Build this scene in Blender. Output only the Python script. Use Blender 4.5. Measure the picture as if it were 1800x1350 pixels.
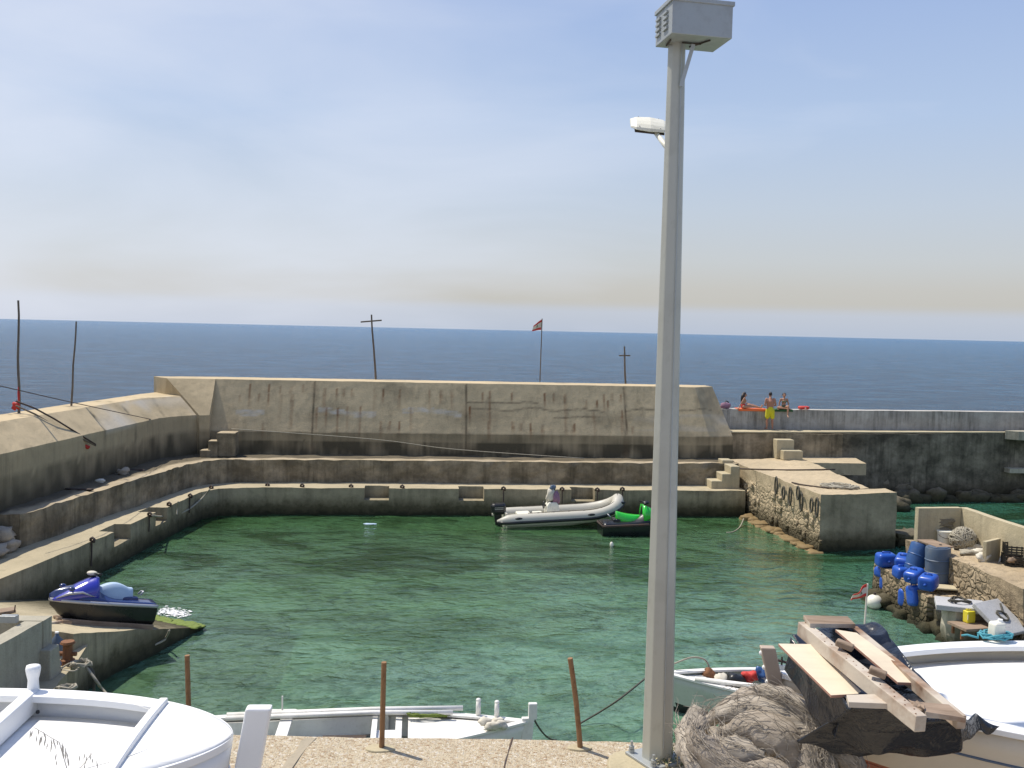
import bpy, bmesh, math, random
from mathutils import Vector, Matrix, noise
random.seed(7)
for o in list(bpy.data.objects): bpy.data.objects.remove(o)
S = bpy.context.scene; COL = S.collection
R_ = math.radians
# ---------------------------------------------------------------- camera
CAMH = 8.0; FPX = 1766.0; TH = math.atan(95/FPX); RO = R_(1.273)
_V = Vector((0, math.sin(TH), math.cos(TH))); _F = Vector((0, math.cos(TH), -math.sin(TH))); _X = Vector((1, 0, 0))
CR = _X*math.cos(RO)+_V*math.sin(RO); CU = -_X*math.sin(RO)+_V*math.cos(RO)
cam = bpy.data.cameras.new('camera'); camo = bpy.data.objects.new('camera', cam); COL.objects.link(camo)
cam.lens = FPX/1800*36; cam.sensor_width = 36; cam.clip_end = 60000; cam.clip_start = 0.1
m = Matrix((CR, CU, -_F)).transposed().to_4x4(); m.translation = (0, 0, CAMH); camo.matrix_world = m
S.camera = camo; S.render.resolution_x = 1024; S.render.resolution_y = 768
# ---------------------------------------------------------------- light
SUN = Vector((-0.40, 0.25, 0.88)).normalized()
el = math.asin(SUN.z); az = math.atan2(SUN.x, SUN.y)
W = bpy.data.worlds.new('World'); S.world = W; W.use_nodes = True
nt = W.node_tree; nt.nodes.clear(); L = nt.links.new
out = nt.nodes.new('ShaderNodeOutputWorld'); bg = nt.nodes.new('ShaderNodeBackground'); bg.inputs[1].default_value = 0.1
sky = nt.nodes.new('ShaderNodeTexSky'); sky.sky_type = 'NISHITA'; sky.sun_disc = False
sky.sun_elevation = el; sky.sun_rotation = az; sky.air_density = 1.0; sky.dust_density = 1.2; sky.ozone_density = 1.4
tc = nt.nodes.new('ShaderNodeTexCoord'); sep = nt.nodes.new('ShaderNodeSeparateXYZ'); L(tc.outputs['Generated'], sep.inputs[0])
# thin high haze and cloud veil over the Nishita sky
rp = nt.nodes.new('ShaderNodeValToRGB'); L(sep.outputs['Z'], rp.inputs[0])
els = rp.color_ramp.elements
els[0].position = 0.0; els[0].color = (5.0, 5.7, 7.0, 1)
els[1].position = 0.62; els[1].color = (1.9, 3.0, 6.2, 1)
for p, c in ((0.021, (5.4, 5.9, 6.9, 1)), (0.029, (5.5, 5.4, 5.15, 1)), (0.044, (5.6, 5.5, 5.3, 1)), (0.070, (5.7, 5.95, 6.2, 1)), (0.12, (5.4, 6.1, 7.1, 1)), (0.2, (4.6, 5.8, 7.9, 1)), (0.32, (3.5, 4.75, 7.6, 1))):
    e = els.new(p); e.color = c
mp = nt.nodes.new('ShaderNodeMapping'); mp.inputs['Scale'].default_value = (1.4, 1.4, 5.5); mp.inputs['Rotation'].default_value = (0.1, 0.25, 0.3); L(tc.outputs['Generated'], mp.inputs[0])
nz = nt.nodes.new('ShaderNodeTexNoise'); nz.inputs['Scale'].default_value = 1.6; nz.inputs['Detail'].default_value = 6; nz.inputs['Roughness'].default_value = .5; nz.inputs['Distortion'].default_value = .4; L(mp.outputs[0], nz.inputs[0])
# veil is denser towards the left of the view
dx = nt.nodes.new('ShaderNodeMath'); dx.operation = 'MULTIPLY_ADD'; L(sep.outputs['X'], dx.inputs[0]); dx.inputs[1].default_value = -.55; dx.inputs[2].default_value = 0.0
ad = nt.nodes.new('ShaderNodeMath'); ad.operation = 'ADD'; L(nz.outputs[0], ad.inputs[0]); L(dx.outputs[0], ad.inputs[1])
mr = nt.nodes.new('ShaderNodeMapRange'); L(ad.outputs[0], mr.inputs[0]); mr.inputs[1].default_value = .40; mr.inputs[2].default_value = .80; mr.inputs[3].default_value = 0; mr.inputs[4].default_value = .75
cm = nt.nodes.new('ShaderNodeMix'); cm.data_type = 'RGBA'; L(mr.outputs[0], cm.inputs['Factor']); L(rp.outputs[0], cm.inputs[6]); cm.inputs[7].default_value = (7.3, 7.8, 9.0, 1)
mx = nt.nodes.new('ShaderNodeMix'); mx.data_type = 'RGBA'; mx.inputs['Factor'].default_value = 0.85
L(sky.outputs[0], mx.inputs[6]); L(cm.outputs[2], mx.inputs[7]); L(mx.outputs[2], bg.inputs[0]); L(bg.outputs[0], out.inputs[0])
sl = bpy.data.lights.new('sun', 'SUN'); sl.energy = 4.8; sl.angle = R_(0.55); sl.color = (1, .93, .82)
so = bpy.data.objects.new('sun', sl); so.rotation_euler = SUN.to_track_quat('Z', 'Y').to_euler(); COL.objects.link(so)
S.view_settings.view_transform = 'Standard'; S.view_settings.look = 'None'; S.view_settings.exposure = 0.08; S.view_settings.gamma = 1

# ---------------------------------------------------------------- pixel helpers (photo pixel + real height or distance -> point)
def ray(px, py): return (px-900)*CR-(py-675)*CU+FPX*_F
def Z(px, py, z=0.0):
    d = ray(px, py); t = (z-CAMH)/d.z; return Vector((d.x*t, d.y*t, z))
def Y(px, py, y):
    d = ray(px, py); t = y/d.y; return Vector((d.x*t, y, CAMH+d.z*t))
# frame of the far wall: s along it, d away from the basin
E_ = Vector((.9953, .0971, 0)); N_ = Vector((-.0971, .9953, 0)); O_ = Vector((.1, 42.97, 0))
def F(s, d, z): return O_+E_*s+N_*d+Vector((0, 0, z))

# ---------------------------------------------------------------- mesh helpers
def nz3(p, sc, amp): return noise.noise_vector(Vector(p)*sc)*amp
class MB:
    def __init__(s): s.v = []; s.f = []; s.a = []; s.mi = []
    def add(s, vs, fs, mi=0):
        b = len(s.v); s.v += [Vector(v) for v in vs]; s.f += [tuple(i+b for i in f) for f in fs]; s.mi += [mi]*len(fs); return s
    def box(s, c, size, rot=None, taper=1.0, mi=0):
        hx, hy, hz = [k/2 for k in size]; c = Vector(c); vs = []
        for z in (-1, 1):
            t = taper if z > 0 else 1
            for x, y in ((-1, -1), (1, -1), (1, 1), (-1, 1)):
                v = Vector((x*hx*t, y*hy*t, z*hz))
                if rot is not None: v = rot @ v
                vs.append(c+v)
        return s.add(vs, [(0, 3, 2, 1), (4, 5, 6, 7), (0, 1, 5, 4), (1, 2, 6, 5), (2, 3, 7, 6), (3, 0, 4, 7)], mi)
    def bar(s, a, b, w, h, up=(0, 0, 1), mi=0):
        a = Vector(a); b = Vector(b); d = b-a; x = d.normalized(); y = Vector(up).cross(x)
        if y.length < 1e-4: y = Vector((0, 1, 0))
        y.normalize(); z = x.cross(y); r = Matrix((x, y, z)).transposed()
        return s.box((a+b)/2, (d.length, w, h), r, mi=mi)
    def tube(s, pts, r, n=8, cap=True, mi=0, flat=1.0):
        pts = [Vector(p) for p in pts]; k = len(pts)
        if not isinstance(r, (list, tuple)): r = [r]*k
        b = len(s.v); vs = []; prev = None
        for i, p in enumerate(pts):
            t = (pts[min(i+1, k-1)]-pts[max(i-1, 0)]).normalized()
            u = prev if prev is not None else (Vector((0, 0, 1)) if abs(t.z) < .9 else Vector((1, 0, 0)))
            u = (u-t*u.dot(t))
            if u.length < 1e-5: u = t.orthogonal()
            u.normalize(); prev = u; w = t.cross(u)
            for j in range(n):
                a = 2*math.pi*(j+.5)/n; vs.append(p+(u*math.sin(a)*flat+w*math.cos(a))*r[i])
        fs = []
        for i in range(k-1):
            for j in range(n):
                j2 = (j+1) % n; fs.append((i*n+j, i*n+j2, (i+1)*n+j2, (i+1)*n+j))
        if cap: fs.append(tuple(range(n-1, -1, -1))); fs.append(tuple((k-1)*n+j for j in range(n)))
        return s.add(vs, fs, mi)
    def loft(s, secs, closed=True, cap=True, mi=0):
        n = len(secs[0]); vs = [Vector(p) for q in secs for p in q]; fs = []
        for i in range(len(secs)-1):
            for j in range(n if closed else n-1):
                j2 = (j+1) % n; fs.append((i*n+j, i*n+j2, (i+1)*n+j2, (i+1)*n+j))
        if cap and closed: fs.append(tuple(range(n-1, -1, -1))); fs.append(tuple((len(secs)-1)*n+j for j in range(n)))
        return s.add(vs, fs, mi)
    def ball(s, c, r, seg=12, rings=8, mi=0, jit=0):
        c = Vector(c); r = Vector(r) if hasattr(r, '__len__') else Vector((r, r, r)); secs = []
        for i in range(rings+1):
            ph = math.pi*i/rings; q = []
            for j in range(seg):
                a = 2*math.pi*j/seg; p = Vector((math.sin(ph)*math.cos(a), math.sin(ph)*math.sin(a), -math.cos(ph)))
                if jit: p *= 1+jit*noise.noise(p*1.7+c*3.1)
                q.append(c+Vector((p.x*r.x, p.y*r.y, p.z*r.z)))
            secs.append(q)
        return s.loft(secs, True, False, mi)
    def rock(s, c, r, seed=0, jit=.5, cubic=.5):
        c = Vector(c); r = Vector(r) if hasattr(r, '__len__') else Vector((r, r, r)); secs = []
        for i in range(11):
            ph = math.pi*i/10; q = []
            for j in range(14):
                a = 2*math.pi*j/14; p = Vector((math.sin(ph)*math.cos(a), math.sin(ph)*math.sin(a), -math.cos(ph)))
                mxx = max(abs(p.x), abs(p.y), abs(p.z)); p = p.lerp(p/mxx*.8, cubic)
                p *= 1+jit*noise.noise(p*1.3+Vector((seed*3.7, seed, 0)))+jit*.4*noise.noise(p*3.5+Vector((seed, 0, seed)))
                q.append(c+Vector((p.x*r.x, p.y*r.y, p.z*r.z)))
            secs.append(q)
        return s.loft(secs, True, False)
    def xf(s, M_): s.v = [M_ @ v for v in s.v]; return s
    def build(s, name, mat, parent=None, world=False, smooth=False, bevel=0, seg=2, sub=0, fix=True, merge=False):
        off = Vector((0, 0, 0))
        if parent is not None and world:
            off = parent.location.copy(); q = parent.parent
            while q is not None: off += q.location; q = q.parent
        me = bpy.data.meshes.new(name); me.from_pydata([v-off for v in s.v], [], s.f)
        for i, p in enumerate(me.polygons): p.material_index = s.mi[i]
        if fix:
            bm = bmesh.new(); bm.from_mesh(me)
            if merge: bmesh.ops.remove_doubles(bm, verts=bm.verts, dist=1e-4)
            bmesh.ops.recalc_face_normals(bm, faces=bm.faces); bm.to_mesh(me); bm.free()
        for mm in (mat if isinstance(mat, (list, tuple)) else [mat]): me.materials.append(mm)
        if smooth: me.shade_smooth()
        o = bpy.data.objects.new(name, me); COL.objects.link(o)
        if parent is not None: o.parent = parent
        if bevel:
            b = o.modifiers.new('bevel', 'BEVEL'); b.width = bevel; b.segments = seg; b.limit_method = 'ANGLE'; b.angle_limit = R_(35)
        if sub:
            b = o.modifiers.new('sub', 'SUBSURF'); b.levels = sub; b.render_levels = sub
        return o
def tag(o, label=None, cat=None, group=None, kind=None):
    if label: o['label'] = label
    if cat: o['category'] = cat
    if group: o['group'] = group
    if kind: o['kind'] = kind
    return o
def thing(name, loc, label, cat, group=None, rz=0, rot=None):
    o = bpy.data.objects.new(name, None); COL.objects.link(o); o.location = loc; o.rotation_euler = rot or (0, 0, rz); o.empty_display_size = .2
    return tag(o, label, cat, group)
def dup(o, parent=None):
    c = o.copy(); COL.objects.link(c); c.parent = parent
    for ch in list(o.children): dup(ch, c)
    return c
def bake(o):
    dg = bpy.context.evaluated_depsgraph_get(); dg.update(); me = bpy.data.meshes.new_from_object(o.evaluated_get(dg)); o.modifiers.clear(); old = o.data; o.data = me; me.name = old.name
    return o
def cut(o, cutters):
    for c in cutters:
        b = o.modifiers.new('b', 'BOOLEAN'); b.operation = 'DIFFERENCE'; b.object = c; b.solver = 'EXACT'
    bake(o)
    for c in cutters: bpy.data.objects.remove(c)
def lerp(a, b, t): return a+(b-a)*t
def wall(mb, stations, du=.35, dv=.3, jit=.015, jsc=1.2, cap=True, att=None, mi=0):
    """stations: list of sections, each a list of 3D points (open loop closed at the end). resampled, roughened."""
    k = len(stations[0]); st = [[Vector(p) for p in q] for q in stations]
    nv = [max(1, round(max((q[(j+1) % k]-q[j]).length for q in st)/dv)) for j in range(k)]
    nv = [min(x, 34) for x in nv]
    secs = []
    for i in range(len(st)-1):
        ln = max((st[i+1][j]-st[i][j]).length for j in range(k)); nu = max(1, round(ln/du))
        for a in range(nu+(1 if i == len(st)-2 else 0)):
            t = a/nu; q = [lerp(st[i][j], st[i+1][j], t) for j in range(k)]; full = []
            for j in range(k):
                for b in range(nv[j]): full.append(lerp(q[j], q[(j+1) % k], b/nv[j]))
            secs.append([p+nz3(p, jsc, jit)+nz3(p, jsc*4, jit*.6) for p in full])
    return mb.loft(secs, True, cap, mi)
def attrs(o, fn, names=('rust', 'dark', 'pale')):
    me = o.data; vals = [fn(v.co) for v in me.vertices]
    for i, n in enumerate(names):
        a = me.attributes.new(n, 'FLOAT', 'POINT'); a.data.foreach_set('value', [x[i] for x in vals])

# ---------------------------------------------------------------- materials
class NT:
    def __init__(s, name):
        s.m = bpy.data.materials.new(name); s.m.use_nodes = True; s.t = s.m.node_tree; s.t.nodes.clear()
        s.out = s.t.nodes.new('ShaderNodeOutputMaterial'); s.geo = s.t.nodes.new('ShaderNodeTexCoord')
        s.obj = s.geo.outputs['Object']
    def l(s, a, b): s.t.links.new(a, b)
    def n(s, ty, **k):
        x = s.t.nodes.new('ShaderNode'+ty)
        for a, b in k.items(): setattr(x, a, b)
        return x
    def set(s, sock, v):
        if hasattr(v, 'is_output'): s.l(v, sock)
        else: sock.default_value = v
    def math(s, op, a, b=0.0, c=0.0, clamp=False):
        x = s.n('Math', operation=op, use_clamp=clamp); s.set(x.inputs[0], a); s.set(x.inputs[1], b); s.set(x.inputs[2], c); return x.outputs[0]
    def noise(s, sc=1, det=4, rough=.55, map_=(1, 1, 1), rot=(0, 0, 0), dist=0, vec=None, loc=(0, 0, 0)):
        mp = s.n('Mapping'); s.l(vec or s.obj, mp.inputs[0]); mp.inputs['Scale'].default_value = map_; mp.inputs['Rotation'].default_value = rot; mp.inputs['Location'].default_value = loc
        x = s.n('TexNoise'); s.l(mp.outputs[0], x.inputs[0]); x.inputs['Scale'].default_value = sc; x.inputs['Detail'].default_value = det; x.inputs['Roughness'].default_value = rough; x.inputs['Distortion'].default_value = dist
        return x.outputs[0]
    def ramp(s, v, a, b, lo=0.0, hi=1.0):
        x = s.n('MapRange'); s.set(x.inputs[0], v); x.inputs[1].default_value = a; x.inputs[2].default_value = b; x.inputs[3].default_value = lo; x.inputs[4].default_value = hi; return x.outputs[0]
    def mix(s, f, a, b, mode='MIX'):
        x = s.n('Mix', data_type='RGBA', blend_type=mode); s.set(x.inputs['Factor'], f)
        s.set(x.inputs[6], a if hasattr(a, 'is_output') else (*a, 1) if len(a) == 3 else a); s.set(x.inputs[7], b if hasattr(b, 'is_output') else (*b, 1) if len(b) == 3 else b); return x.outputs[2]
    def bump(s, h, st=.5, d=.02, nrm=None):
        x = s.n('Bump'); s.l(h, x.inputs['Height']); x.inputs['Strength'].default_value = st; x.inputs['Distance'].default_value = d
        if nrm: s.l(nrm, x.inputs['Normal'])
        return x.outputs[0]
    def attr(s, n): return s.n('Attribute', attribute_name=n).outputs['Fac']
    def bsdf(s, col, rough=.8, metal=0, nrm=None, spec=.5, coat=0, **k):
        x = s.n('BsdfPrincipled'); s.set(x.inputs['Base Color'], col if hasattr(col, 'is_output') else (*col, 1)); s.set(x.inputs['Roughness'], rough); s.set(x.inputs['Metallic'], metal)
        x.inputs['Specular IOR Level'].default_value = spec; x.inputs['Coat Weight'].default_value = coat
        if nrm: s.l(nrm, x.inputs['Normal'])
        s.l(x.outputs[0], s.out.inputs[0]); return x
def concrete(name, c1=(.42, .36, .27), c2=(.33, .29, .22), dirt=(.10, .09, .07), streak=.55, tide=True, bump=.6, blotch=.5, agg=False, attrs_=False, stone=False, vstain=0.0, zoff=0.0):
    k = NT(name)
    pos = k.n('NewGeometry').outputs['Position']
    n1 = k.noise(.45, 6, .6, vec=pos); n2 = k.noise(3.2, 6, .65, vec=pos); n3 = k.noise(28, 5, .6, vec=pos)
    col = k.mix(k.ramp(n1, .35, .65), c1, c2)
    col = k.mix(k.math('MULTIPLY', k.ramp(n2, .52, .72), blotch), col, [x*.55 for x in c2])
    col = k.mix(k.ramp(n3, .3, .7, 0, .3), col, [min(1, x*1.25) for x in c1])
    # vertical run marks on upright faces
    geo = k.n('NewGeometry'); sp = k.n('SeparateXYZ'); k.l(geo.outputs['True Normal'], sp.inputs[0]); upr = k.ramp(k.math('ABSOLUTE', sp.outputs[2]), .75, .45)
    st = k.noise(1.0, 6, .7, map_=(4.5, 4.5, .35), vec=pos); st2 = k.noise(1.0, 5, .6, map_=(1.1, 1.1, .5), vec=pos, loc=(3, 1, 0))
    s = k.math('MULTIPLY', k.math('MULTIPLY', k.math('MULTIPLY', k.ramp(st, .42, .68), k.ramp(st2, .35, .62)), upr), streak)
    col = k.mix(s, col, dirt)
    if vstain: col = k.mix(k.math('MULTIPLY', k.math('MULTIPLY', k.ramp(k.noise(.9, 6, .65, vec=pos, map_=(1, 1, 1.3)), .30, .62), upr), vstain), col, [x*.8 for x in dirt])
    zz = k.n('SeparateXYZ'); k.l(pos, zz.inputs[0])
    if tide:
        w = k.math('ADD', k.math('MULTIPLY', k.math('SUBTRACT', n2, .5), .7), zz.outputs[2])
        col = k.mix(k.ramp(w, .85, .35, 0, .9), col, (.050, .044, .022))
        col = k.mix(k.ramp(w, .30, .05, 0, .85), col, (.018, .020, .010))
    h = k.math('ADD', k.math('MULTIPLY', n2, .7), k.math('MULTIPLY', n3, .3))
    if stone:
        v = k.n('TexVoronoi', feature='DISTANCE_TO_EDGE'); mp = k.n('Mapping'); mp.inputs['Scale'].default_value = (1, 1, 1.5)
        wv = k.n('VectorMath', operation='ADD'); nn = k.n('TexNoise'); nn.inputs['Scale'].default_value = 2.5; k.l(pos, nn.inputs[0]); k.l(pos, wv.inputs[0])
        sc = k.n('VectorMath', operation='SCALE'); k.l(nn.outputs[1], sc.inputs[0]); sc.inputs['Scale'].default_value = .45; k.l(sc.outputs[0], wv.inputs[1])
        k.l(wv.outputs[0], mp.inputs[0]); k.l(mp.outputs[0], v.inputs[0]); v.inputs['Scale'].default_value = 3.4
        low = k.ramp(k.math('ADD', zz.outputs[2], k.math('MULTIPLY', k.math('SUBTRACT', n1, .5), 2.2)), 1.75, 1.3)
        jt = k.math('MULTIPLY', k.ramp(v.outputs[0], .09, .0), low)
        col = k.mix(k.math('MULTIPLY', jt, .42), col, (.09, .065, .04)); h = k.math('ADD', h, k.math('MULTIPLY', k.ramp(v.outputs[0], 0, .22), k.math('MULTIPLY', low, .8)))
    if agg:
        v = k.n('TexVoronoi'); k.l(pos, v.inputs[0]); v.inputs['Scale'].default_value = 42
        col = k.mix(k.ramp(v.outputs[0], .15, .55, .0, .55), [.50, .43, .31], col); col = k.mix(.35, col, k.mix(k.ramp(k.n('TexWhiteNoise').outputs[0], 0, 1), col, col))
        vc = k.n('SeparateColor'); k.l(v.outputs[1], vc.inputs[0]); col = k.mix(k.ramp(vc.outputs[0], .55, 1, 0, .75), col, (.25, .16, .09)); col = k.mix(k.ramp(vc.outputs[1], .8, 1, 0, .8), col, (.62, .58, .5))
        h = k.math('ADD', h, k.math('MULTIPLY', k.ramp(v.outputs[0], .5, 0), .6))
        ck = k.n('TexVoronoi', feature='DISTANCE_TO_EDGE'); k.l(k.n('NewGeometry').outputs['Position'], ck.inputs[0]); ck.inputs['Scale'].default_value = .55
    if attrs_:
        col = k.mix(k.attr('dark'), col, dirt)  # on the terrace floor this mix carries painted wall shade
        col = k.mix(k.math('MULTIPLY', k.attr('pale'), .8), col, (.46, .45, .42))
        col = k.mix(k.attr('rust'), col, (.14, .055, .018))
    k.bsdf(col, .92, nrm=k.bump(h, bump, .05), spec=.25); return k.m
def paint(name, c, rough=.5, dirt=0.25, dc=(.25, .22, .17), metal=0, bump=.15, sc=3, spec=.5, coat=0, fine=60):
    k = NT(name); a = k.noise(sc, 6, .62); b = k.noise(sc*7, 4, .6, map_=(1, 1, .5)); f = k.noise(fine, 3, .5)
    col = k.mix(k.math('MULTIPLY', k.ramp(a, .5, .75), dirt), c, dc); col = k.mix(k.math('MULTIPLY', k.ramp(b, .58, .75), dirt*.7), col, dc)
    k.bsdf(col, k.ramp(a, .3, .7, max(.04, rough-.1), min(1, rough+.12)), metal, k.bump(k.math('ADD', a, k.math('MULTIPLY', f, .25)), bump, .01), spec, coat); return k.m
def wood(name, c1, c2, rough=.8, sc=1, axis=0, paintc=None):
    k = NT(name); mp = [22*sc]*3; mp[axis] = 1.2*sc; a = k.noise(1, 6, .65, map_=tuple(mp)); b = k.noise(2.5*sc, 5, .6)
    col = k.mix(k.ramp(a, .35, .65), c1, c2)
    if paintc: col = k.mix(k.ramp(b, .62, .42), col, paintc)
    else: col = k.mix(k.ramp(b, .5, .7, 0, .5), col, [x*.6 for x in c2])
    k.bsdf(col, rough, nrm=k.bump(a, .4, .01)); return k.m
def fibre(name, c1, c2, sc=14, axis=2):
    k = NT(name); mp = [sc]*3; mp[axis] = .8; a = k.noise(1, 7, .7, map_=tuple(mp), dist=.6); b = k.noise(1.5, 5, .6)
    col = k.mix(k.ramp(a, .35, .65), c1, c2); col = k.mix(k.ramp(b, .45, .7, 0, .55), col, [x*.45 for x in c1]); k.bsdf(col, .9, nrm=k.bump(a, .8, .02)); return k.m

M = {}
M['deckc'] = concrete('pale_concrete', (.47, .405, .27), (.375, .325, .215), tide=False, streak=.3, blotch=.4)
M['wallc'] = concrete('wall_concrete', (.50, .40, .25), (.40, .325, .205), dirt=(.065, .056, .036), tide=False, streak=.35, blotch=.3, attrs_=True)
M['quayc'] = concrete('quay_concrete', (.435, .37, .245), (.325, .28, .185), dirt=(.06, .052, .033), streak=.65, tide=True, blotch=.5, vstain=.35)
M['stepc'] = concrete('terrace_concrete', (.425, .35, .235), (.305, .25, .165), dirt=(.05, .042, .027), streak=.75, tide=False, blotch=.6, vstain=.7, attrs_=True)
M['grayc'] = concrete('grey_concrete', (.40, .37, .29), (.29, .27, .21), dirt=(.09, .08, .065), streak=.6, tide=True, blotch=.4)
M['jettyc'] = concrete('jetty_concrete', (.49, .395, .26), (.36, .295, .19), dirt=(.10, .08, .05), streak=.35, tide=True, bump=1.0, blotch=.5, stone=True)
M['parac'] = concrete('parapet_concrete', (.46, .44, .40), (.36, .34, .30), dirt=(.07, .062, .05), streak=.9, tide=False, blotch=.5, vstain=.3)
M['seawc'] = concrete('sea_wall_concrete', (.29, .25, .185), (.20, .175, .125), dirt=(.036, .032, .022), streak=.8, tide=True, blotch=.8, vstain=.8, bump=1)
M['jplain'] = concrete('jetty_face_concrete', (.44, .37, .25), (.32, .27, .18), dirt=(.06, .05, .03), streak=.4, tide=True, bump=1.2, blotch=.6, vstain=.45)
M['pstone'] = concrete('pier_concrete', (.44, .35, .23), (.30, .235, .15), dirt=(.08, .06, .035), streak=.5, tide=True, bump=1.6, blotch=.9, stone=True, vstain=.25)
M['patchc'] = concrete('mortar', (.36, .31, .23), (.30, .26, .19), tide=False, streak=.1, blotch=.4)
M['agg'] = concrete('aggregate_paving', (.42, .35, .24), (.35, .285, .195), tide=False, streak=.2, agg=True, blotch=.75)
M['rock'] = concrete('rock', (.26, .22, .16), (.15, .13, .09), dirt=(.04, .035, .025), streak=.4, tide=True, blotch=.9, bump=1.5)
M['algae'] = paint('algae_rock', (.20, .135, .055), .8, .7, (.08, .07, .03), bump=1.5)
M['white'] = paint('white_boat_paint', (.80, .80, .79), .42, .10, (.55, .53, .48), bump=.15)
def plank():
    k = NT('white_planked_deck'); sp = k.n('SeparateXYZ'); k.l(k.obj, sp.inputs[0]); y = k.math('FRACT', k.math('MULTIPLY', sp.outputs[1], 8.0)); ln = k.math('MAXIMUM', k.ramp(y, .035, 0), k.ramp(y, .965, 1)); a = k.noise(4, 6, .6); b = k.noise(1, 5, .6, map_=(3, 30, 3))
    col = k.mix(k.math('MULTIPLY', k.ramp(a, .5, .75), .22), (.79, .79, .77), (.55, .52, .45)); col = k.mix(k.math('MULTIPLY', ln, .28), col, (.42, .40, .36)); k.bsdf(col, .5, nrm=k.bump(k.math('SUBTRACT', k.math('MULTIPLY', b, .3), ln), .3, .008)); return k.m
M['wdeck'] = plank()
M['white2'] = paint('worn_white_paint', (.72, .71, .67), .5, .45, (.38, .35, .28), bump=.3)
M['cream'] = paint('cream_hull_paint', (.62, .54, .42), .45, .15, (.4, .34, .25))
M['greenhull'] = paint('pale_green_hull', (.42, .47, .40), .5, .4, (.2, .24, .17))
M['redhull'] = paint('red_bottom_paint', (.38, .13, .07), .6, .3)
M['black'] = paint('black_plastic', (.012, .013, .014), .35, .1, (.05, .05, .05))
M['dark'] = paint('dark_iron', (.05, .035, .028), .8, .6, (.12, .06, .03), bump=.8)
M['rust'] = paint('rusty_steel', (.20, .085, .035), .85, .7, (.07, .035, .02), bump=1.2, sc=9)
M['rod'] = paint('flaking_rusty_rod', (.25, .135, .06), .85, .9, (.09, .04, .02), bump=1.2, sc=7)
M['rope'] = paint('old_rope', (.34, .31, .24), .9, .5, (.15, .13, .1), bump=1, sc=12)
M['ropew'] = paint('pale_rope', (.58, .55, .48), .9, .4, (.25, .22, .18), bump=1, sc=14)
M['roped'] = paint('dark_rope', (.07, .065, .05), .9, .4, (.15, .13, .1), bump=1, sc=14)
M['turq'] = paint('turquoise_rope', (.06, .28, .34), .8, .3, (.2, .3, .3), sc=14)
M['blue'] = paint('blue_plastic', (.015, .08, .40), .33, .12, (.1, .16, .4), bump=.15, sc=4)
M['blue2'] = paint('dark_blue_drum', (.02, .075, .22), .4, .35, (.12, .15, .2), bump=.3)
M['gblue'] = paint('faded_blue_drum', (.075, .11, .165), .5, .5, (.16, .17, .17), bump=.4)
M['galv'] = paint('galvanised_steel', (.42, .42, .37), .42, .6, (.29, .28, .23), metal=.2, bump=.15, sc=1.3)
M['galv2'] = paint('galvanised_box', (.36, .38, .38), .5, .5, (.25, .26, .26), metal=.35, bump=.2, sc=5)
M['lamp'] = paint('aged_white_plastic', (.72, .70, .60), .5, .4, (.3, .28, .2), sc=8)
M['pole'] = wood('weathered_pole', (.19, .15, .11), (.10, .08, .06), axis=2)
M['red'] = paint('red_cloth', (.50, .035, .025), .7, .2, (.25, .02, .02))
M['orange'] = paint('orange_plastic', (.72, .13, .04), .5, .2, (.4, .08, .04))
M['otowel'] = paint('orange_towel', (.72, .16, .05), .9, .1, (.5, .1, .05))
M['gtowel'] = paint('dark_green_towel', (.03, .10, .04), .9, .1, (.05, .1, .05))
M['purple'] = paint('mauve_bag_cloth', (.26, .14, .20), .8, .2, (.12, .06, .1))
M['yellow'] = paint('yellow_plastic', (.66, .55, .03), .45, .15, (.4, .35, .1))
M['skin'] = paint('tanned_skin', (.38, .20, .125), .55, .0, (.3, .15, .1), bump=.05)
M['skin2'] = paint('tanned_skin_deep', (.34, .16, .10), .55, .0, (.3, .15, .1), bump=.05)
M['hair'] = paint('dark_hair', (.018, .013, .012), .5, .1, (.04, .03, .02), bump=.5)
M['shorts'] = paint('yellow_shorts_cloth', (.55, .50, .02), .85, .1, (.4, .36, .02), bump=.4)
M['bikini'] = paint('green_bikini_cloth', (.10, .12, .06), .8, .1, (.1, .1, .05))
M['rub'] = paint('pale_inflatable_rubber', (.46, .44, .37), .5, .25, (.33, .31, .25), bump=.1)
M['tarp'] = None
M['jblue'] = paint('metallic_blue_gelcoat', (.022, .028, .36), .18, .05, (.05, .05, .3), bump=.02, spec=.7, coat=.8)
M['jblue2'] = paint('deep_blue_gelcoat', (.018, .035, .13), .22, .1, (.05, .06, .15), bump=.02, coat=.6)
M['jsilver'] = paint('silver_trim', (.42, .43, .46), .35, .1, (.2, .2, .22), metal=.4)
M['jhull'] = paint('glossy_black_hull', (.008, .009, .011), .3, .1, (.03, .04, .04), coat=.1)
M['jcover'] = paint('pale_blue_seat_cover', (.38, .50, .64), .6, .1, (.3, .4, .5), bump=.5)
M['jgreen'] = paint('bright_green_gelcoat', (.02, .47, .03), .22, .05, (.02, .3, .03), coat=.6)
M['ply'] = wood('cream_plywood', (.70, .60, .45), (.64, .54, .40), .7, .35)
M['plye'] = wood('reddish_board_edge', (.42, .24, .18), (.34, .18, .13))
M['timber'] = wood('flaking_painted_timber', (.30, .17, .10), (.16, .09, .05), sc=.8, paintc=(.50, .44, .36))
M['timber2'] = wood('bare_brown_timber', (.34, .25, .18), (.20, .14, .09), sc=.8)
M['palm'] = fibre('dry_palm_bark', (.43, .375, .31), (.24, .20, .155), 16, 0)
M['palm2'] = fibre('dry_palm_fibre', (.47, .42, .35), (.29, .245, .19), 20, 0)
M['straw'] = paint('dry_straw', (.50, .42, .27), .8, .3, (.3, .22, .12))
M['straww'] = paint('bleached_straw', (.62, .58, .50), .8, .2, (.4, .35, .28))
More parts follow.
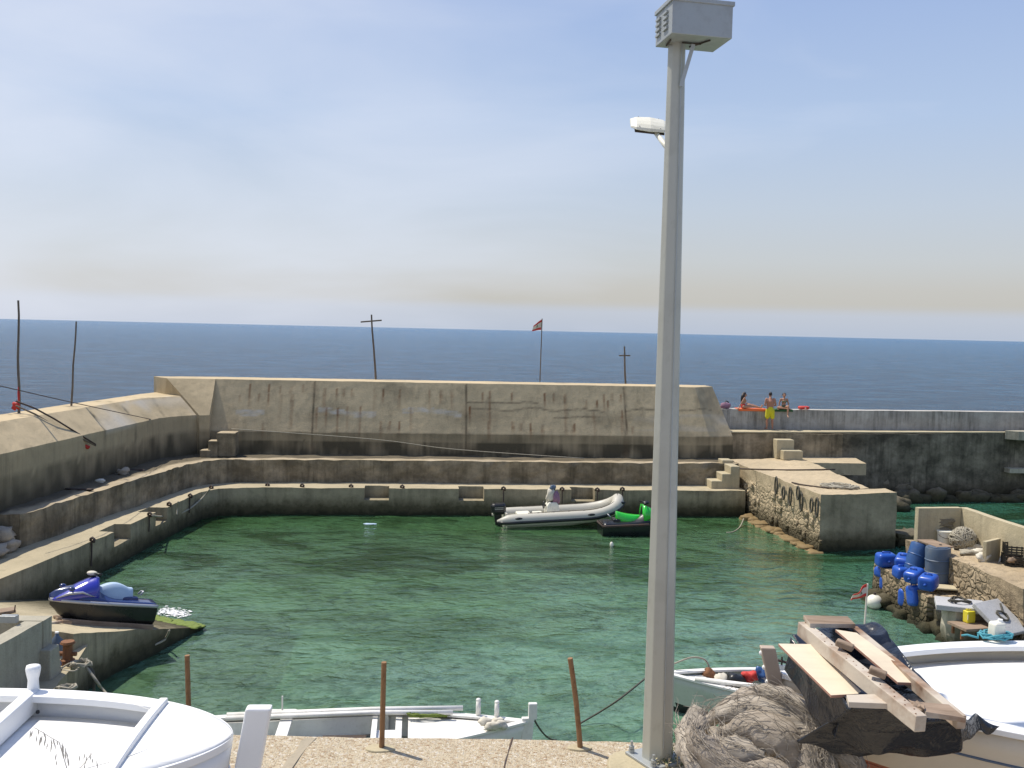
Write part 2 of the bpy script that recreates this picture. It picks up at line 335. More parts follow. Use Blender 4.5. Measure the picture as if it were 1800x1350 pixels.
M['green'] = paint('weed_green', (.10, .14, .04), .7, .3, (.16, .14, .05))
M['moss'] = paint('green_algae', (.15, .20, .035), .85, .6, (.10, .14, .02), bump=1.5, sc=8)
M['stone'] = paint('loose_stone', (.36, .31, .24), .9, .5, (.2, .17, .13), bump=1.2, sc=4)
M['gslab'] = concrete('grey_slab', (.43, .43, .43), (.36, .36, .36), tide=False, streak=.2, blotch=.3)
M['cloth'] = paint('off_white_cloth', (.58, .54, .45), .9, .3, (.35, .3, .22), bump=.6)
M['stem'] = paint('brownish_stem_post', (.42, .34, .27), .6, .2, (.3, .24, .18))
def glassy():
    k = NT('clear_plastic'); b = k.bsdf((.62, .72, .80), .12, spec=.6); b.inputs['Transmission Weight'].default_value = .75; b.inputs['IOR'].default_value = 1.2; return k.m
M['bottle'] = glassy()
def tarp_m():
    k = NT('black_polythene'); a = k.noise(2.6, 4, .5, dist=1.6); b = k.noise(9, 3, .5, dist=1.0)
    k.bsdf((.011, .014, .021), k.ramp(a, .3, .7, .20, .36), nrm=k.bump(k.math('ADD', a, k.math('MULTIPLY', b, .3)), .7, .07), spec=.6); return k.m
M['tarp'] = tarp_m()

def sea_mat():
    k = NT('open_sea'); pos = k.n('NewGeometry').outputs['Position']
    a = k.noise(1, 6, .62, map_=(.10, .20, .1), vec=pos, dist=.3); b = k.noise(1, 6, .65, map_=(.45, 1.0, .5), vec=pos, dist=.3, rot=(0, 0, .2)); c = k.noise(1, 4, .6, map_=(.02, .05, .02), vec=pos)
    big = k.noise(1, 4, .6, map_=(.004, .012, .01), vec=pos)
    fb = k.noise(1, 14, .86, map_=(.10, .16, .01), vec=pos, rot=(0, 0, .1)); h = k.math('ADD', k.math('MULTIPLY', a, 1.3), k.math('MULTIPLY', b, .55))
    col = k.mix(k.ramp(k.math('ADD', k.math('MULTIPLY', a, .45), k.math('MULTIPLY', b, .55)), .40, .60), (.006, .068, .165), (.038, .185, .37))
    col = k.mix(k.ramp(big, .4, .6, 0, .4), col, (.02, .095, .18))
    col = k.mix(k.ramp(fb, .46, .56, 0, .8), col, (.006, .060, .135)); col = k.mix(k.ramp(fb, .47, .38, 0, .8), col, (.06, .20, .35))
    k.bsdf(col, .22, nrm=k.bump(k.math('ADD', h, k.math('MULTIPLY', fb, 1.5)), 1.0, 1.6), spec=.15); return k.m
def basin_mat():
    k = NT('harbour_water'); pos = k.n('NewGeometry').outputs['Position']
    a = k.noise(1, 3, .5, map_=(.85, 1.35, 1), vec=pos, dist=.7, rot=(0, 0, .12)); b = k.noise(1, 4, .55, map_=(3.0, 4.4, 1), vec=pos, dist=.4, rot=(0, 0, -.1)); c = k.noise(1, 3, .5, map_=(.15, .3, 1), vec=pos)
    h = k.math('ADD', k.math('MULTIPLY', a, 1.0), k.math('ADD', k.math('MULTIPLY', b, .42), c)); nb = k.bump(h, .6, .16)
    fr = k.n('Fresnel'); fr.inputs[0].default_value = 1.33; k.l(nb, fr.inputs['Normal'])
    gl = k.n('BsdfGlossy'); gl.inputs['Roughness'].default_value = .05; gl.inputs['Color'].default_value = (1, 1, 1, 1); k.l(nb, gl.inputs['Normal'])
    tr = k.n('BsdfTransparent'); k.set(tr.inputs[0], (.52, .80, .70, 1))
    df = k.n('BsdfDiffuse'); k.l(k.bump(h, 1.0, .45), df.inputs['Normal'])
    patch = k.noise(1, 5, .6, map_=(.10, .16, 1), vec=pos, loc=(2, 3, 0))
    sp = k.n('SeparateXYZ'); k.l(pos, sp.inputs[0])
    bodyc = k.mix(k.ramp(patch, .42, .60), (.135, .255, .140), (.200, .355, .260))
    bodyc = k.mix(k.ramp(sp.outputs[1], 24, 40, 0, .75), bodyc, (.065, .185, .055))
    bodyc = k.mix(k.ramp(sp.outputs[0], 9, 14, 0, .7), bodyc, (.04, .21, .155))
    wd = k.math('MULTIPLY', k.ramp(k.noise(1, 6, .65, map_=(.16, .34, 1), vec=pos, loc=(7, 1, 0), dist=.8), .50, .60), k.ramp(sp.outputs[1], 21, 30, .25, .8)); bodyc = k.mix(wd, bodyc, (.022, .062, .018))
    bodyc = k.mix(k.ramp(k.math('ADD', k.math('MULTIPLY', a, .6), k.math('MULTIPLY', b, .4)), .52, .60, 0, .6), bodyc, (.040, .095, .035))  # dark ripple crests painted into the body colour, in place of refraction
    k.l(bodyc, df.inputs[0])
    m1 = k.n('MixShader'); m1.inputs[0].default_value = .56; k.l(tr.outputs[0], m1.inputs[1]); k.l(df.outputs[0], m1.inputs[2])
    m2 = k.n('MixShader'); k.l(fr.outputs[0], m2.inputs[0]); k.l(m1.outputs[0], m2.inputs[1]); k.l(gl.outputs[0], m2.inputs[2]); k.l(m2.outputs[0], k.out.inputs[0]); return k.m
def bed_mat():
    k = NT('seabed_sand_and_weed'); pos = k.n('NewGeometry').outputs['Position']
    a = k.noise(1, 6, .6, map_=(.16, .30, 1), vec=pos, dist=.6); b = k.noise(1, 5, .6, map_=(1.2, 1.6, 1), vec=pos)
    f = k.math('ADD', a, k.math('MULTIPLY', k.math('SUBTRACT', b, .5), .25))
    col = k.mix(k.ramp(f, .45, .56), (.38, .38, .26), (.035, .05, .018)); k.bsdf(col, .9, nrm=k.bump(b, 1, .1)); return k.m

# ================================================================ SETTING
def polysheet(name, pts, z, mat, kind='structure'):
    mb = MB(); mb.add([(x, y, z) for x, y in pts], [tuple(range(len(pts)))]); o = mb.build(name, mat, fix=False)
    if o.data.polygons[0].normal.z < 0: o.data.flip_normals()
    return tag(o, kind=kind)
# line of the breakwater that separates harbour and open sea
bl = [(-17.2, -200), (-17.0, 30), (-16.2, 43), (-15.2, 46.5), F(-15, 5.0, 0)[:2], F(10, 5.0, 0)[:2], F(26, 6.0, 0)[:2], F(60, 8, 0)[:2]]
bl = [tuple(p) for p in bl]
BIG = 30000
sea = polysheet('sea', [(-BIG, -200)] + bl + [(BIG, 60), (BIG, BIG), (-BIG, BIG)], 0.0, sea_mat())
# triangulate cleanly
bm = bmesh.new(); bm.from_mesh(sea.data); bmesh.ops.triangulate(bm, faces=bm.faces); bm.to_mesh(sea.data); bm.free()
hw = polysheet('harbour_water', [(-17.0, 2)] + bl[1:-1] + [(60, 56), (60, 2)], 0.0, basin_mat())
mb = MB(); nx, ny = 90, 60; g = []
for j in range(ny+1):
    for i in range(nx+1):
        x = -17+77*i/nx; y = 3+54*j/ny; g.append((x, y, -2.3+.5*noise.noise(Vector((x*.2, y*.25, 0)))+.25*noise.noise(Vector((x*.9, y*.9, 3)))))
mb.add(g, [(j*(nx+1)+i, j*(nx+1)+i+1, (j+1)*(nx+1)+i+1, (j+1)*(nx+1)+i) for j in range(ny) for i in range(nx)])
tag(mb.build('seabed', bed_mat(), smooth=True), kind='structure')

# lower quay ledge round the basin (z 1.15)
zq = 1.15
fr = [(-13.75, 22.5), (-13.35, 26.2), (-13.0, 30.4), (-12.85, 32.2), (-12.75, 35.4), (-12.55, 40.6), (-12.1, 41.4), (-10.2, 41.97)] + [tuple(F(s, 0, 0)[:2]) for s in (-6.8, 0, 10.35)]
bk = [(-17.0, 22.5), (-17, 26.2), (-17, 30.4), (-17, 32.2), (-16.5, 35.4), (-15.5, 41.5), (-15, 45)] + [tuple(F(s, 3.4, 0)[:2]) for s in (-10.5, -6.8, 0, 10.35)]
st = [[(f[0], f[1], -2.6), (f[0]-.0, f[1], zq), (b[0], b[1], zq), (b[0], b[1], -2.6)] for f, b in zip(fr, bk)]
mb = MB(); wall(mb, st, .35, .28, .03, .9); lq = mb.build('lower_quay', M['quayc'])
tag(lq, kind='structure')
def cutter(c, size, rz=0):
    b = MB(); b.box((0, 0, 0), size); o = b.build('cutter', M['quayc']); o.location = c; o.rotation_euler = (0, 0, rz); return o
ang = math.atan2(E_.y, E_.x)
cuts = []
for px0, px1 in ((641, 684), (806, 850), (1001, 1042)):
    a = Z(px0, 857, zq); b = Z(px1, 857, zq); c = (a+b)/2; s = (c-O_).dot(E_)
    cuts.append(cutter(F(s, .18, .98), ((b-a).length, 1.0, .68), ang))
for (px, py), ln in (((222, 928), 1.3), ((283, 896), 1.1)):
    c = Z(px, py, zq); cuts.append(cutter((c.x-.1, c.y, .98), (1.1, ln, .66), 0))
cut(lq, cuts)
# bevelled rough terrace (z 2.15)
zt = 2.15
fr = [(-14.65, 29.8), (-14.35, 32), (-14.2, 34.2), (-13.88, 36.9), (-13.56, 39.3), (-13.35, 41.3), (-12.9, 42.3), (-12.0, 43.1)] + [tuple(F(s, 1.5, 0)[:2]) for s in (-9.9, -5, 0, 5, 10.5)]
bk = [(-17.0, 29.8), (-17, 32), (-17, 34.2), (-16.8, 36.9), (-16.6, 39.3), (-16.4, 42), (-16, 44.5), (-14.5, 46)] + [tuple(F(s, 4.4, 0)[:2]) for s in (-9.9, -5, 0, 5, 10.5)]
st = [[(f[0], f[1], .5), (f[0], f[1], zt), (b[0], b[1], zt+.02), (b[0], b[1], .5)] for f, b in zip(fr, bk)]
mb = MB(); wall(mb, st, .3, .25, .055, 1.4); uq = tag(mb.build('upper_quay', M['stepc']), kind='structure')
def uq_att(co):  # floor behind the front edge darkened: shade of the walls put into the colour
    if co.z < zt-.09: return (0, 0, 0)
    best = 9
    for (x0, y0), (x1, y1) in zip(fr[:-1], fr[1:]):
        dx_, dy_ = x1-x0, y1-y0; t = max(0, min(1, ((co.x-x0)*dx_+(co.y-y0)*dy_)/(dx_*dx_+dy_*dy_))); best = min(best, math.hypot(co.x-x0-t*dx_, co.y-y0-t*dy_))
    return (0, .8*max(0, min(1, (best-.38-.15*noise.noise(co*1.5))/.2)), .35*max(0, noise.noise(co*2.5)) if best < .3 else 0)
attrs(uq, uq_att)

# ---- main tall breakwater wall with battered face
zb, ztop = 3.16, 5.46
def sec(s, d0=3.2, zbk=zb, ds=0, dd=0, foot=1.2, top=ztop, back=6.2):
    return [F(s+ds*1.05, d0+dd, foot), F(s+ds, d0+dd, zbk), F(s, 4.15+dd*.8, top), F(s-.2*ds, back, top), F(s+ds*.3, back+.9, -.5)]
mb = MB()
wall(mb, [sec(-13.35), sec(-9), sec(-5), sec(-1.6), sec(2), sec(5), sec(9.1, ds=.5),
          [F(11.0, 3.75, 1.2), F(10.9, 3.75, zb), F(10.2, 5.0, ztop), F(10.15, 6.2, ztop), F(10.4, 7.1, -.5)]], .085, .085, .010, .8)
wall(mb, [[F(-13.75, 2.9, 1.2), F(-13.75, 2.9, 3.9), F(-15.45, 4.1, ztop+.003), F(-16.4, 5.6, ztop+.003), F(-16.6, 6.6, -.5)],
          [F(-13.32, 2.95, 1.2), F(-13.32, 2.95, 3.9), F(-13.30, 4.12, ztop+.003), F(-13.35, 6.15, ztop+.003), F(-13.35, 7.0, -.5)]], .2, .2, .012, .8)
tw = mb.build('breakwater_wall', M['wallc'])
tag(tw, 'tall beige concrete breakwater wall with sloping upper face and rust streaks behind the basin', 'wall')
rs = random.Random(3)
# rust runs from the tie holes: photo pixel x, y top, y bottom
runs = [(410, 697, 700), (428, 690, 712), (445, 697, 701), (464, 697, 708), (463, 681, 690), (484, 682, 692), (487, 697, 735), (508, 697, 748), (504, 682, 690), (458, 746, 760), (426, 678, 684), (528, 682, 686),
        (553, 720, 752), (571, 720, 748), (592, 720, 758), (610, 720, 752), (632, 720, 760), (567, 687, 715), (590, 687, 695), (602, 687, 694), (618, 687, 692), (658, 690, 735), (673, 690, 705), (702, 690, 715), (723, 720, 752), (755, 690, 718), (775, 690, 706), (794, 690, 715), (670, 745, 762), (684, 745, 752), (702, 746, 756), (825, 720, 735), (846, 695, 705), (858, 693, 745), (896, 697, 703), (899, 745, 755), (951, 697, 712), (966, 697, 706), (985, 697, 718), (1020, 710, 718), (1038, 710, 715), (1048, 698, 722), (1056, 709, 716), (1061, 697, 702), (1075, 698, 704), (1034, 728, 742), (1000, 752, 760), (1004, 752, 758), (950, 752, 762), (930, 750, 765), (912, 748, 752), (1081, 728, 760), (1102, 754, 757), (858, 745, 768), (985, 700, 760), (1037, 735, 765)]
R3 = []
for x, y0, y1 in runs:
    for o in [0]:
        t0 = (y0-675)/90; d = 4.15-.95*max(0, min(1, t0)); a = Y(x, y0, 46.6); s = (Z(x, y0, lerp(ztop, zb, max(0, min(1, (y0-672)/90))))-O_).dot(E_)
        zt0 = Z(x, y0, 1).z; z0 = lerp(ztop, zb, max(0, min(1, (y0-673-(x-600)*.018)/89))); z1 = lerp(ztop, zb, max(0, min(1.2, (y1-673-(x-600)*.018)/89)))
        R3.append((s, z0, z1, rs.uniform(.45, 1.0)))
joints = [(-8.85, 0), (-1.85, 0), (5.65, 0)]
def tw_att(co):
    p = co-O_; s = p.dot(E_); z = co.z; rust = dark = pale = 0
    if z < 1: return (0, 0, 0)
    if z < ztop-.03:
        for (a, z0, z1, k) in R3:
            if abs(s-a) < .16 and z1-.35 < z < z0+.06:
                w = .06 if z > z0-.2 else .085
                f = max(0, 1-abs(s-a-.02*noise.noise(Vector((z*4, a, 0))))/w); l = 1 if z > z1 else max(0, 1-(z1-z)/.35)
                rust = max(rust, f*k*l*(1 if z > z0-.3 else .6))
        for a, _ in joints:
            w = abs(s-a-.05*noise.noise(Vector((z*1.5, a, 0)))); dark = max(dark, .95*max(0, 1-w/.065)); rust = max(rust, .22*max(0, 1-w/.25)*(noise.noise(Vector((z*2, a, 9)))+.5))
        # long horizontal cracks on the right half
        for (s0, s1, zc, am) in ((-1.7, 4.6, 4.35, .22), (5.7, 9.9, 4.35, .15), (2.2, 4.4, 4.0, .15), (-1.8, 1.5, 4.62, .05)):
            if s0 < s < s1:
                w = abs(z-zc-am*noise.noise(Vector((s*.6, zc, 0)))-.04*noise.noise(Vector((s*5, zc, 0)))); dark = max(dark, .7*max(0, 1-w/.06))
    if zb-.1 < z < ztop-.02:
        dark = max(dark, .45*max(0, noise.noise(Vector((s*.45, z*.9, 2))+Vector((.3*noise.noise(co*3), 0, 0)))-.12)*2)
        # two salt drips bands
        q = noise.noise(Vector((s*.55, 5, z*2.2))); 
        if abs(z-4.1-.12*math.sin(s*1.2)) < .12 and (-8.6 < s < -6.0 or -4.8 < s < -2.1 or -12.3 < s < -11): pale = max(pale, .8*(noise.noise(Vector((s*3, z*8, 0)))+.6))
        if s > 6.0 and 3.4 < z < 4.2: pale = max(pale, .6*max(0, q+.25))
    if z < zb+.05:
        dark = max(dark, min(.93, (.55 if z > zb-.35 else 1.0)*(.85+.7*noise.noise(Vector((s*1.1, z*1.3, 4)))+.35*noise.noise(Vector((s*6, z*.8, 4))))))
    return (min(1, max(0, rust)), min(1, max(0, dark)), min(1, max(0, pale)))
attrs(tw, tw_att)
# ---- left battered wall
zl0, zl1 = 3.9, 4.7
def lsec(bx, by, tx, ty, kx, ky): return [(bx, by, 1.4), (bx, by, zl0), (tx, ty, zl1), (kx, ky, zl1+.02), (kx-.9, ky+.1, -.6)]
mb = MB(); wall(mb, [lsec(-15.5, 20, -16.5, 20, -17.6, 20), lsec(-15.42, 30.2, -16.42, 31, -17.55, 32), lsec(-15.25, 37, -16.2, 37.3, -17.4, 37.5), lsec(-15.05, 42.8, -15.95, 43.1, -17.0, 43.6), lsec(-14.5, 44.0, -15.35, 44.3, -16.9, 45.5), lsec(-13.6, 45.15, -14.8, 45.4, -16.6, 47.0)], .2, .2, .012, .8)
lw = mb.build('sloped_wall', M['wallc']); tag(lw, 'long battered concrete wall with sloping top running back along the left quay', 'wall')
def lw_att(co):
    z = co.z; y = co.y; dark = pale = rust = 0
    for jy, k in ((25.5, .9), (30.3, .9), (33.9, .9), (37.6, .9), (40.4, .8), (43.1, .5)):
        if z > 2.6: dark = max(dark, k*max(0, 1-abs(y-jy-(z-zl0)*(1.4 if z > zl0 else 0)*.5-.04*noise.noise(co*3))/.08))
    if z > zl0-.05 and z < zl1: 
        if y > 37.6: pale = max(0, noise.noise(co*.9)+.25)
        dark = max(dark, .4*max(0, noise.noise(co*1.3)))
    if z < zl0-.05:
        f = (zl0-z)/1.8; dark = max(dark, min(.92, .35+.75*f*f+.55*noise.noise(Vector((y*2.2, 0, z*.35)))+.25*noise.noise(co*1.5))) if z < 3.1+.15*noise.noise(co*2) else max(dark, .18)
    return (rust, min(1, max(0, dark)), min(1, max(0, pale)))
attrs(lw, lw_att)
# ---- low parapet wall and its ledge to the right
mb = MB(); wall(mb, [[F(9.2, 5.2, 2.8), F(9.2, 5.2, 4.35), F(9.2, 5.7, 4.36), F(9.2, 5.9, -.6)], [F(27.6, 5.85, 2.8), F(27.6, 5.85, 4.37), F(27.6, 6.35, 4.38), F(27.6, 6.5, -.6)]], .35, .2, .012, .9)
tag(mb.build('parapet_wall', M['parac']), 'low grey parapet wall with a pale top where three sunbathers rest', 'wall')
mb = MB(); wall(mb, [[F(10.2, 4.0, -2), F(10.2, 4.0, 3.3), F(10.2, 5.3, 3.31), F(10.2, 5.3, -2)], [F(16.6, 4.35, -2), F(16.6, 4.3, 3.28), F(16.6, 5.6, 3.29), F(16.6, 5.6, -2)]], .3, .25, .02, .9)
tag(mb.build('retaining_wall', M['stepc']), 'stained brown retaining wall under the sunbathers beside the jetty top', 'wall')
mb = MB(); wall(mb, [[F(16.55, 4.32, -2), F(16.55, 4.32, 3.28), F(16.55, 5.6, 3.30), F(16.55, 5.6, -2)], [F(27.6, 5.35, -2), F(27.6, 5.3, 3.35), F(27.6, 6.0, 3.35), F(27.6, 6.0, -2)]], .35, .3, .03, .9, mi=0)
dw = mb.build('dark_harbour_wall', M['seawc']); tag(dw, 'dark blotched harbour wall dropping to the water at far right under the parapet', 'wall')
# pale cap strip of that wall
mb = MB(); wall(mb, [[F(10.2, 3.93, 3.31), F(10.2, 3.93, 3.36), F(10.2, 5.18, 3.36), F(10.2, 5.18, 3.31)], [F(27.6, 5.27, 3.36), F(27.6, 5.27, 3.41), F(27.6, 5.83, 3.41), F(27.6, 5.83, 3.36)]], .4, .3, .008)
tag(mb.build('walkway_slab', M['deckc']), 'thin pale concrete walkway slab at the foot of the low parapet', 'walkway')

# ---- jetty
zj = 2.15
pl = [(10.45, 48.2), (10.32, 46.6), (10.40, 45.2), (11.54, 36.97), (14.73, 37.93), (14.62, 39.1), (14.0, 39.0), (14.0, 40.2), (14.05, 46.4), (16.6, 46.55), (16.75, 49.0)]
mb = MB()
wall(mb, [[(11.54, 36.97, -2.5), (11.54, 36.97, zj), (14.73, 37.93, zj), (14.73, 37.93, -2.5)], [(11.42, 37.95, -2.5), (11.42, 37.95, zj), (14.65, 38.95, zj), (14.65, 38.95, -2.5)]], .25, .25, .03, 1.1)
wall(mb, [[(11.43, 37.9, -2.5), (11.43, 37.9, zj-.004), (14.0, 38.9, zj-.004), (14.0, 38.9, -2.5)], [(10.4, 45.2, -2.5), (10.4, 45.2, zj-.004), (14.05, 46.3, zj-.004), (14.05, 46.3, -2.5)], [(10.32, 47.0, -2.5), (10.32, 47.0, zj-.004), (14.05, 48.4, zj-.004), (14.05, 48.4, -2.5)]], .25, .25, .04, 1.1)
jt = thing('jetty', (12.5, 42, 0), 'square concrete jetty with rubble stone left side standing out into the green basin', 'jetty')
jb = mb.build('jetty_body', [M['jettyc'], M['jplain']], jt, True)
for f_ in jb.data.polygons: f_.material_index = 1 if f_.normal.y < -.5 or f_.normal.x > .6 else 0
mb = MB(); wall(mb, [[(14.0, 46.35, 1.6), (14.0, 46.35, zj+.002), (14.0, 48.6, zj+.002), (14.0, 48.6, 1.6)], [(16.6, 46.6, 1.6), (16.6, 46.6, zj+.002), (16.8, 48.9, zj+.002), (16.8, 48.9, 1.6)]], .25, .25, .015)
mb.build('side_slab', M['jettyc'], jt, True)
mb = MB()
for i in range(26):
    t = i/25; c = lerp(Vector((11.6, 36.9, 0)), Vector((10.5, 44.0, 0)), t); mb.rock((c.x-.12+random.uniform(-.08, .08), c.y, random.uniform(-.12, .05)), (random.uniform(.28, .42), random.uniform(.3, .5), random.uniform(.12, .2)), i)
mb.build('algae_footing', M['algae'], jt, True, smooth=True)
mb = MB()
for i in range(30):
    t = random.random(); z = random.uniform(.2, 1.45); c = lerp(Vector((11.54, 37.0, 0)), Vector((10.35, 45.3, 0)), t); mb.rock((c.x+.04, c.y, z), (random.uniform(.06, .10), random.uniform(.15, .32), random.uniform(.1, .2)), i+40, .4, .7)
tag(mb.build('rubble_facing', M['jettyc'], jt, True, smooth=True), kind='stuff')
# rocks under/right of jetty and along dark wall
for i, (x, y, r) in enumerate([(15.0, 45.6, .8), (15.9, 45.2, .65), (16.8, 45.6, .75), (17.6, 46.6, .8), (18.4, 47.2, .6), (15.3, 38.8, .55), (15.9, 39.6, .5), (16.2, 38.7, .4)]):
    mb = MB(); mb.rock((x, y, .15), (r, r*.8, r*.62), i+5, .6, .6)
    tag(mb.build('rock', M['rock'], smooth=True), 'dark wet rock at the waterline behind the jetty' if i < 5 else 'dark wet rock beside the right foot of the jetty', 'rock', 'rocks beside the jetty')
for i in range(14):
    mb = MB(); s = 16.8+i*.78; p = F(s, 3.9+.09*i*.78+random.uniform(-.15, .1), random.uniform(-.1, .25)); mb.rock(p, (random.uniform(.5, .8), random.uniform(.4, .6), random.uniform(.3, .6)), i+77, .5, .5)
    tag(mb.build('rock', M['rock'], smooth=True), 'dark boulder at the foot of the dark harbour wall', 'rock', 'boulders under the dark wall')

def steps(name, boxes, mat, label, rz=0):
    b0 = boxes[0][0]; t = thing(name, (b0[0], b0[1], b0[2]-boxes[0][1][2]/2), label, 'steps')
    for c, sz in boxes:
        mb = MB(); r = Matrix.Rotation(rz, 3, 'Z'); mb.box(c, sz, r); mb.build('step', mat, t, True, bevel=.03)
    return t
steps('concrete_steps', [(F(9.2, 1.0, 1.32), (.5, 1.0, .36)), (F(9.65, 1.0, 1.48), (.45, 1.0, .68)), (F(10.02, 1.0, 1.65), (.42, 1.02, 1.02)), (F(10.0, 1.9, 2.05), (.5, .7, .5))], M['deckc'], 'flight of pale concrete steps rising from the lower ledge to the jetty', ang)
steps('concrete_steps', [(F(13.6, 3.2, 2.37), (.95, .55, .45)), (F(13.4, 3.7, 2.6), (.85, .55, .92))], M['deckc'], 'two block steps on the jetty top leading up to the sunbathers walkway', ang)
steps('concrete_steps', [(F(-13.3, 2.35, 2.3), (.45, .8, .32)), (F(-13.0, 2.45, 2.5), (.4, .8, .72)), (F(-12.45, 2.6, 2.68), (.8, .9, 1.05))], M['stepc'], 'dark small steps in the left corner at the foot of the tall wall', ang)

# ---- slipway and left landing
def rz_(x, y): return -.107*x-.238*y+5.38
mb = MB()
st = []
for y, xr in ((20.9, -9.15), (22.4, -8.86), (24.1, -8.4), (26.5, -7.85), (29.5, -7.3), (33, -7.2)):
    xl = -13.45; st.append([(xr, y, -2.4), (xr, y, rz_(xr, y)), ((xl+xr)/2, y, rz_((xl+xr)/2, y)), (xl, y, rz_(xl, y)), (xl, y, -2.4)])
wall(mb, st, .3, .3, .03, 1.0); tag(mb.build('slipway', M['quayc']), kind='structure')
mb = MB()
for i in range(160):
    t = random.random(); x = lerp(-12, -8.0, t); yy = (5.38-.107*x-.06)/.238+random.uniform(-.5, .12)*(.3+.7*t); mb.rock((x, yy, rz_(x, yy)+.01), (random.uniform(.1, .25), random.uniform(.08, .18), .035), i, .5, .2)
tag(mb.build('seaweed', M['moss'], smooth=True), kind='stuff')
# landing below the left boat, with grey wall
mb = MB(); wall(mb, [[(-8.35, 15, -2.4), (-8.35, 15, 1.0), (-12, 15, 1.0), (-12, 15, -2.4)], [(-8.5, 18.5, -2.4), (-8.5, 18.5, 1.0), (-12, 18.5, 1.0), (-12, 18.5, -2.4)], [(-9.0, 21.3, -2.4), (-9.0, 21.3, 1.02), (-12, 21.3, 1.0), (-12, 21.3, -2.4)]], .3, .3, .03)
tag(mb.build('landing', M['quayc']), kind='structure')
a = Z(76, 1091, 2.15); mb = MB(); wall(mb, [[(a.x-3.2, a.y-.15, .8), (a.x-3.2, a.y-.15, 2.15), (a.x-3.2, a.y+.2, 2.15), (a.x-3.2, a.y+.2, .8)], [(a.x, a.y, .8), (a.x, a.y, 2.15), (a.x, a.y+.35, 2.15), (a.x, a.y+.35, .8)]], .25, .25, .015)
wall(mb, [[(a.x-.3, a.y-3.5, .8), (a.x-.3, a.y-3.5, 2.1), (a.x-.6, a.y-3.5, 2.1), (a.x-.6, a.y-3.5, .8)], [(a.x-.01, a.y+.05, .8), (a.x-.01, a.y+.05, 2.14), (a.x-.35, a.y+.05, 2.14), (a.x-.35, a.y+.05, .8)]], .25, .25, .01)
tag(mb.build('low_wall', M['grayc']), 'low grey concrete wall at the lower left, nose side of the blue jet ski', 'wall')
mb = MB(); mb.box((a.x+.06, a.y+.1, 1.25), (.3, .5, .7), taper=.8); tag(mb.build('concrete_block', M['grayc'], bevel=.03), 'stepped grey block at the end of the low left wall', 'block')

# ---- near quay (z 3.7) in the foreground
zn = 3.7
mb = MB(); st = []
for x in (-12, -8, -4, -2, 0, 1.5, 3, 6, 12): st.append([(x, 10.32+.012*x, -2.4), (x, 10.34+.012*x, zn), (x, 8.5, zn), (x, 4, zn), (x, -6, zn), (x, -6, -2.4)])
wall(mb, st, .22, .35, .012, 2.0); tag(mb.build('near_quay', M['agg']), kind='structure')

# ================================================================ THINGS
def ptag(o, label): o['label'] = label; return o
# ---- lamp mast
mbp = Z(1155, 1343, zn); mt = thing('lamp_mast', mbp, 'tall tapered galvanised steel mast with a vented box on top, standing on the near quay', 'lamp mast')
top = Y(1192, 2, mbp.y+.02); secs = []
for i in range(24):
    t = i/23; c = lerp(mbp, top, t); r = lerp(.160, .083, t); secs.append([c+Vector((math.cos(2*math.pi*(j+.18)/8)*r, math.sin(2*math.pi*(j+.18)/8)*r, 0)) for j in range(8)])
mb = MB(); mb.loft(secs); mb.build('pole', M['galv'], mt, True, bevel=.012)
mb = MB(); mb.tube([lerp(mbp, top, t)+Vector((.035, -lerp(.162, .085, t), 0)) for t in (.03, .3, .6, .96)], .004, 5); mb.build('weld_seam', M['galv2'], mt, True)
mb = MB(); mb.box(mbp+Vector((0, 0, .07)), (.46, .46, .025), Matrix.Rotation(.5, 3, 'Z')); mb.build('base_plate', M['galv2'], mt, True, bevel=.004)
for i in range(4):
    a = math.pi/4+.5+i*math.pi/2; p = mbp+Vector((math.cos(a)*.26, math.sin(a)*.26, 0)); mb = MB(); mb.tube([p+Vector((0, 0, .0)), p+Vector((0, 0, .20))], .013, 8); mb.tube([p+Vector((0, 0, .082)), p+Vector((0, 0, .115))], .03, 6); mb.tube([p+Vector((0, 0, .122)), p+Vector((0, 0, .15))], .028, 6); mb.build('anchor_bolt', M['galv2'], mt, True)
zb0 = 10.78; cs = [Z(1181, 58, zb0), Z(1287, 68, zb0), Z(1250, 90, zb0), Z(1152, 83, zb0)]
cs[2] = cs[1]+cs[3]-cs[0]
tops = [c+Vector((0, 0, .315)) for c in cs]; bxo = None
mb = MB(); mb.loft([cs, tops]); bxo = mb.build('control_box', M['galv2'], mt, True, bevel=.006)
cc = sum(tops, Vector())/4; lid = [cc+(c-cc)*1.05+Vector((0, 0, .004)) for c in tops]
mb = MB(); mb.loft([[l-Vector((0, 0, .02)) for l in lid], [l+Vector((0, 0, .02)) for l in lid]]); mb.build('box_lid', M['galv2'], bxo, True, bevel=.004)
ex = (cs[3]-cs[0]).normalized(); nn = Vector((ex.y, -ex.x, 0)); nn = nn if nn.x < 0 else -nn
for col_ in (.22, .66):
    for r in range(4):
        L0 = (cs[3]-cs[0]).length; p = cs[0]+ex*L0*(col_+.02)+Vector((0, 0, .085+r*.05))+nn*.008
        mb = MB(); mb.bar(p, p+ex*L0*.24, .022, .02); mb.build('vent_louvre', M['galv2'], bxo, True)
mb = MB(); mb.bar(Y(1197, 152, mbp.y-.10), Y(1219, 78, mbp.y-.12), .022, .035); mb.build('box_bracket', M['galv2'], mt, True)
a_, b_ = lerp(cs[0], cs[3], .35)+(cs[1]-cs[0])*.08, lerp(cs[0], cs[3], .35)+(cs[1]-cs[0])*.8
dz = Vector((0, 0, -.012))
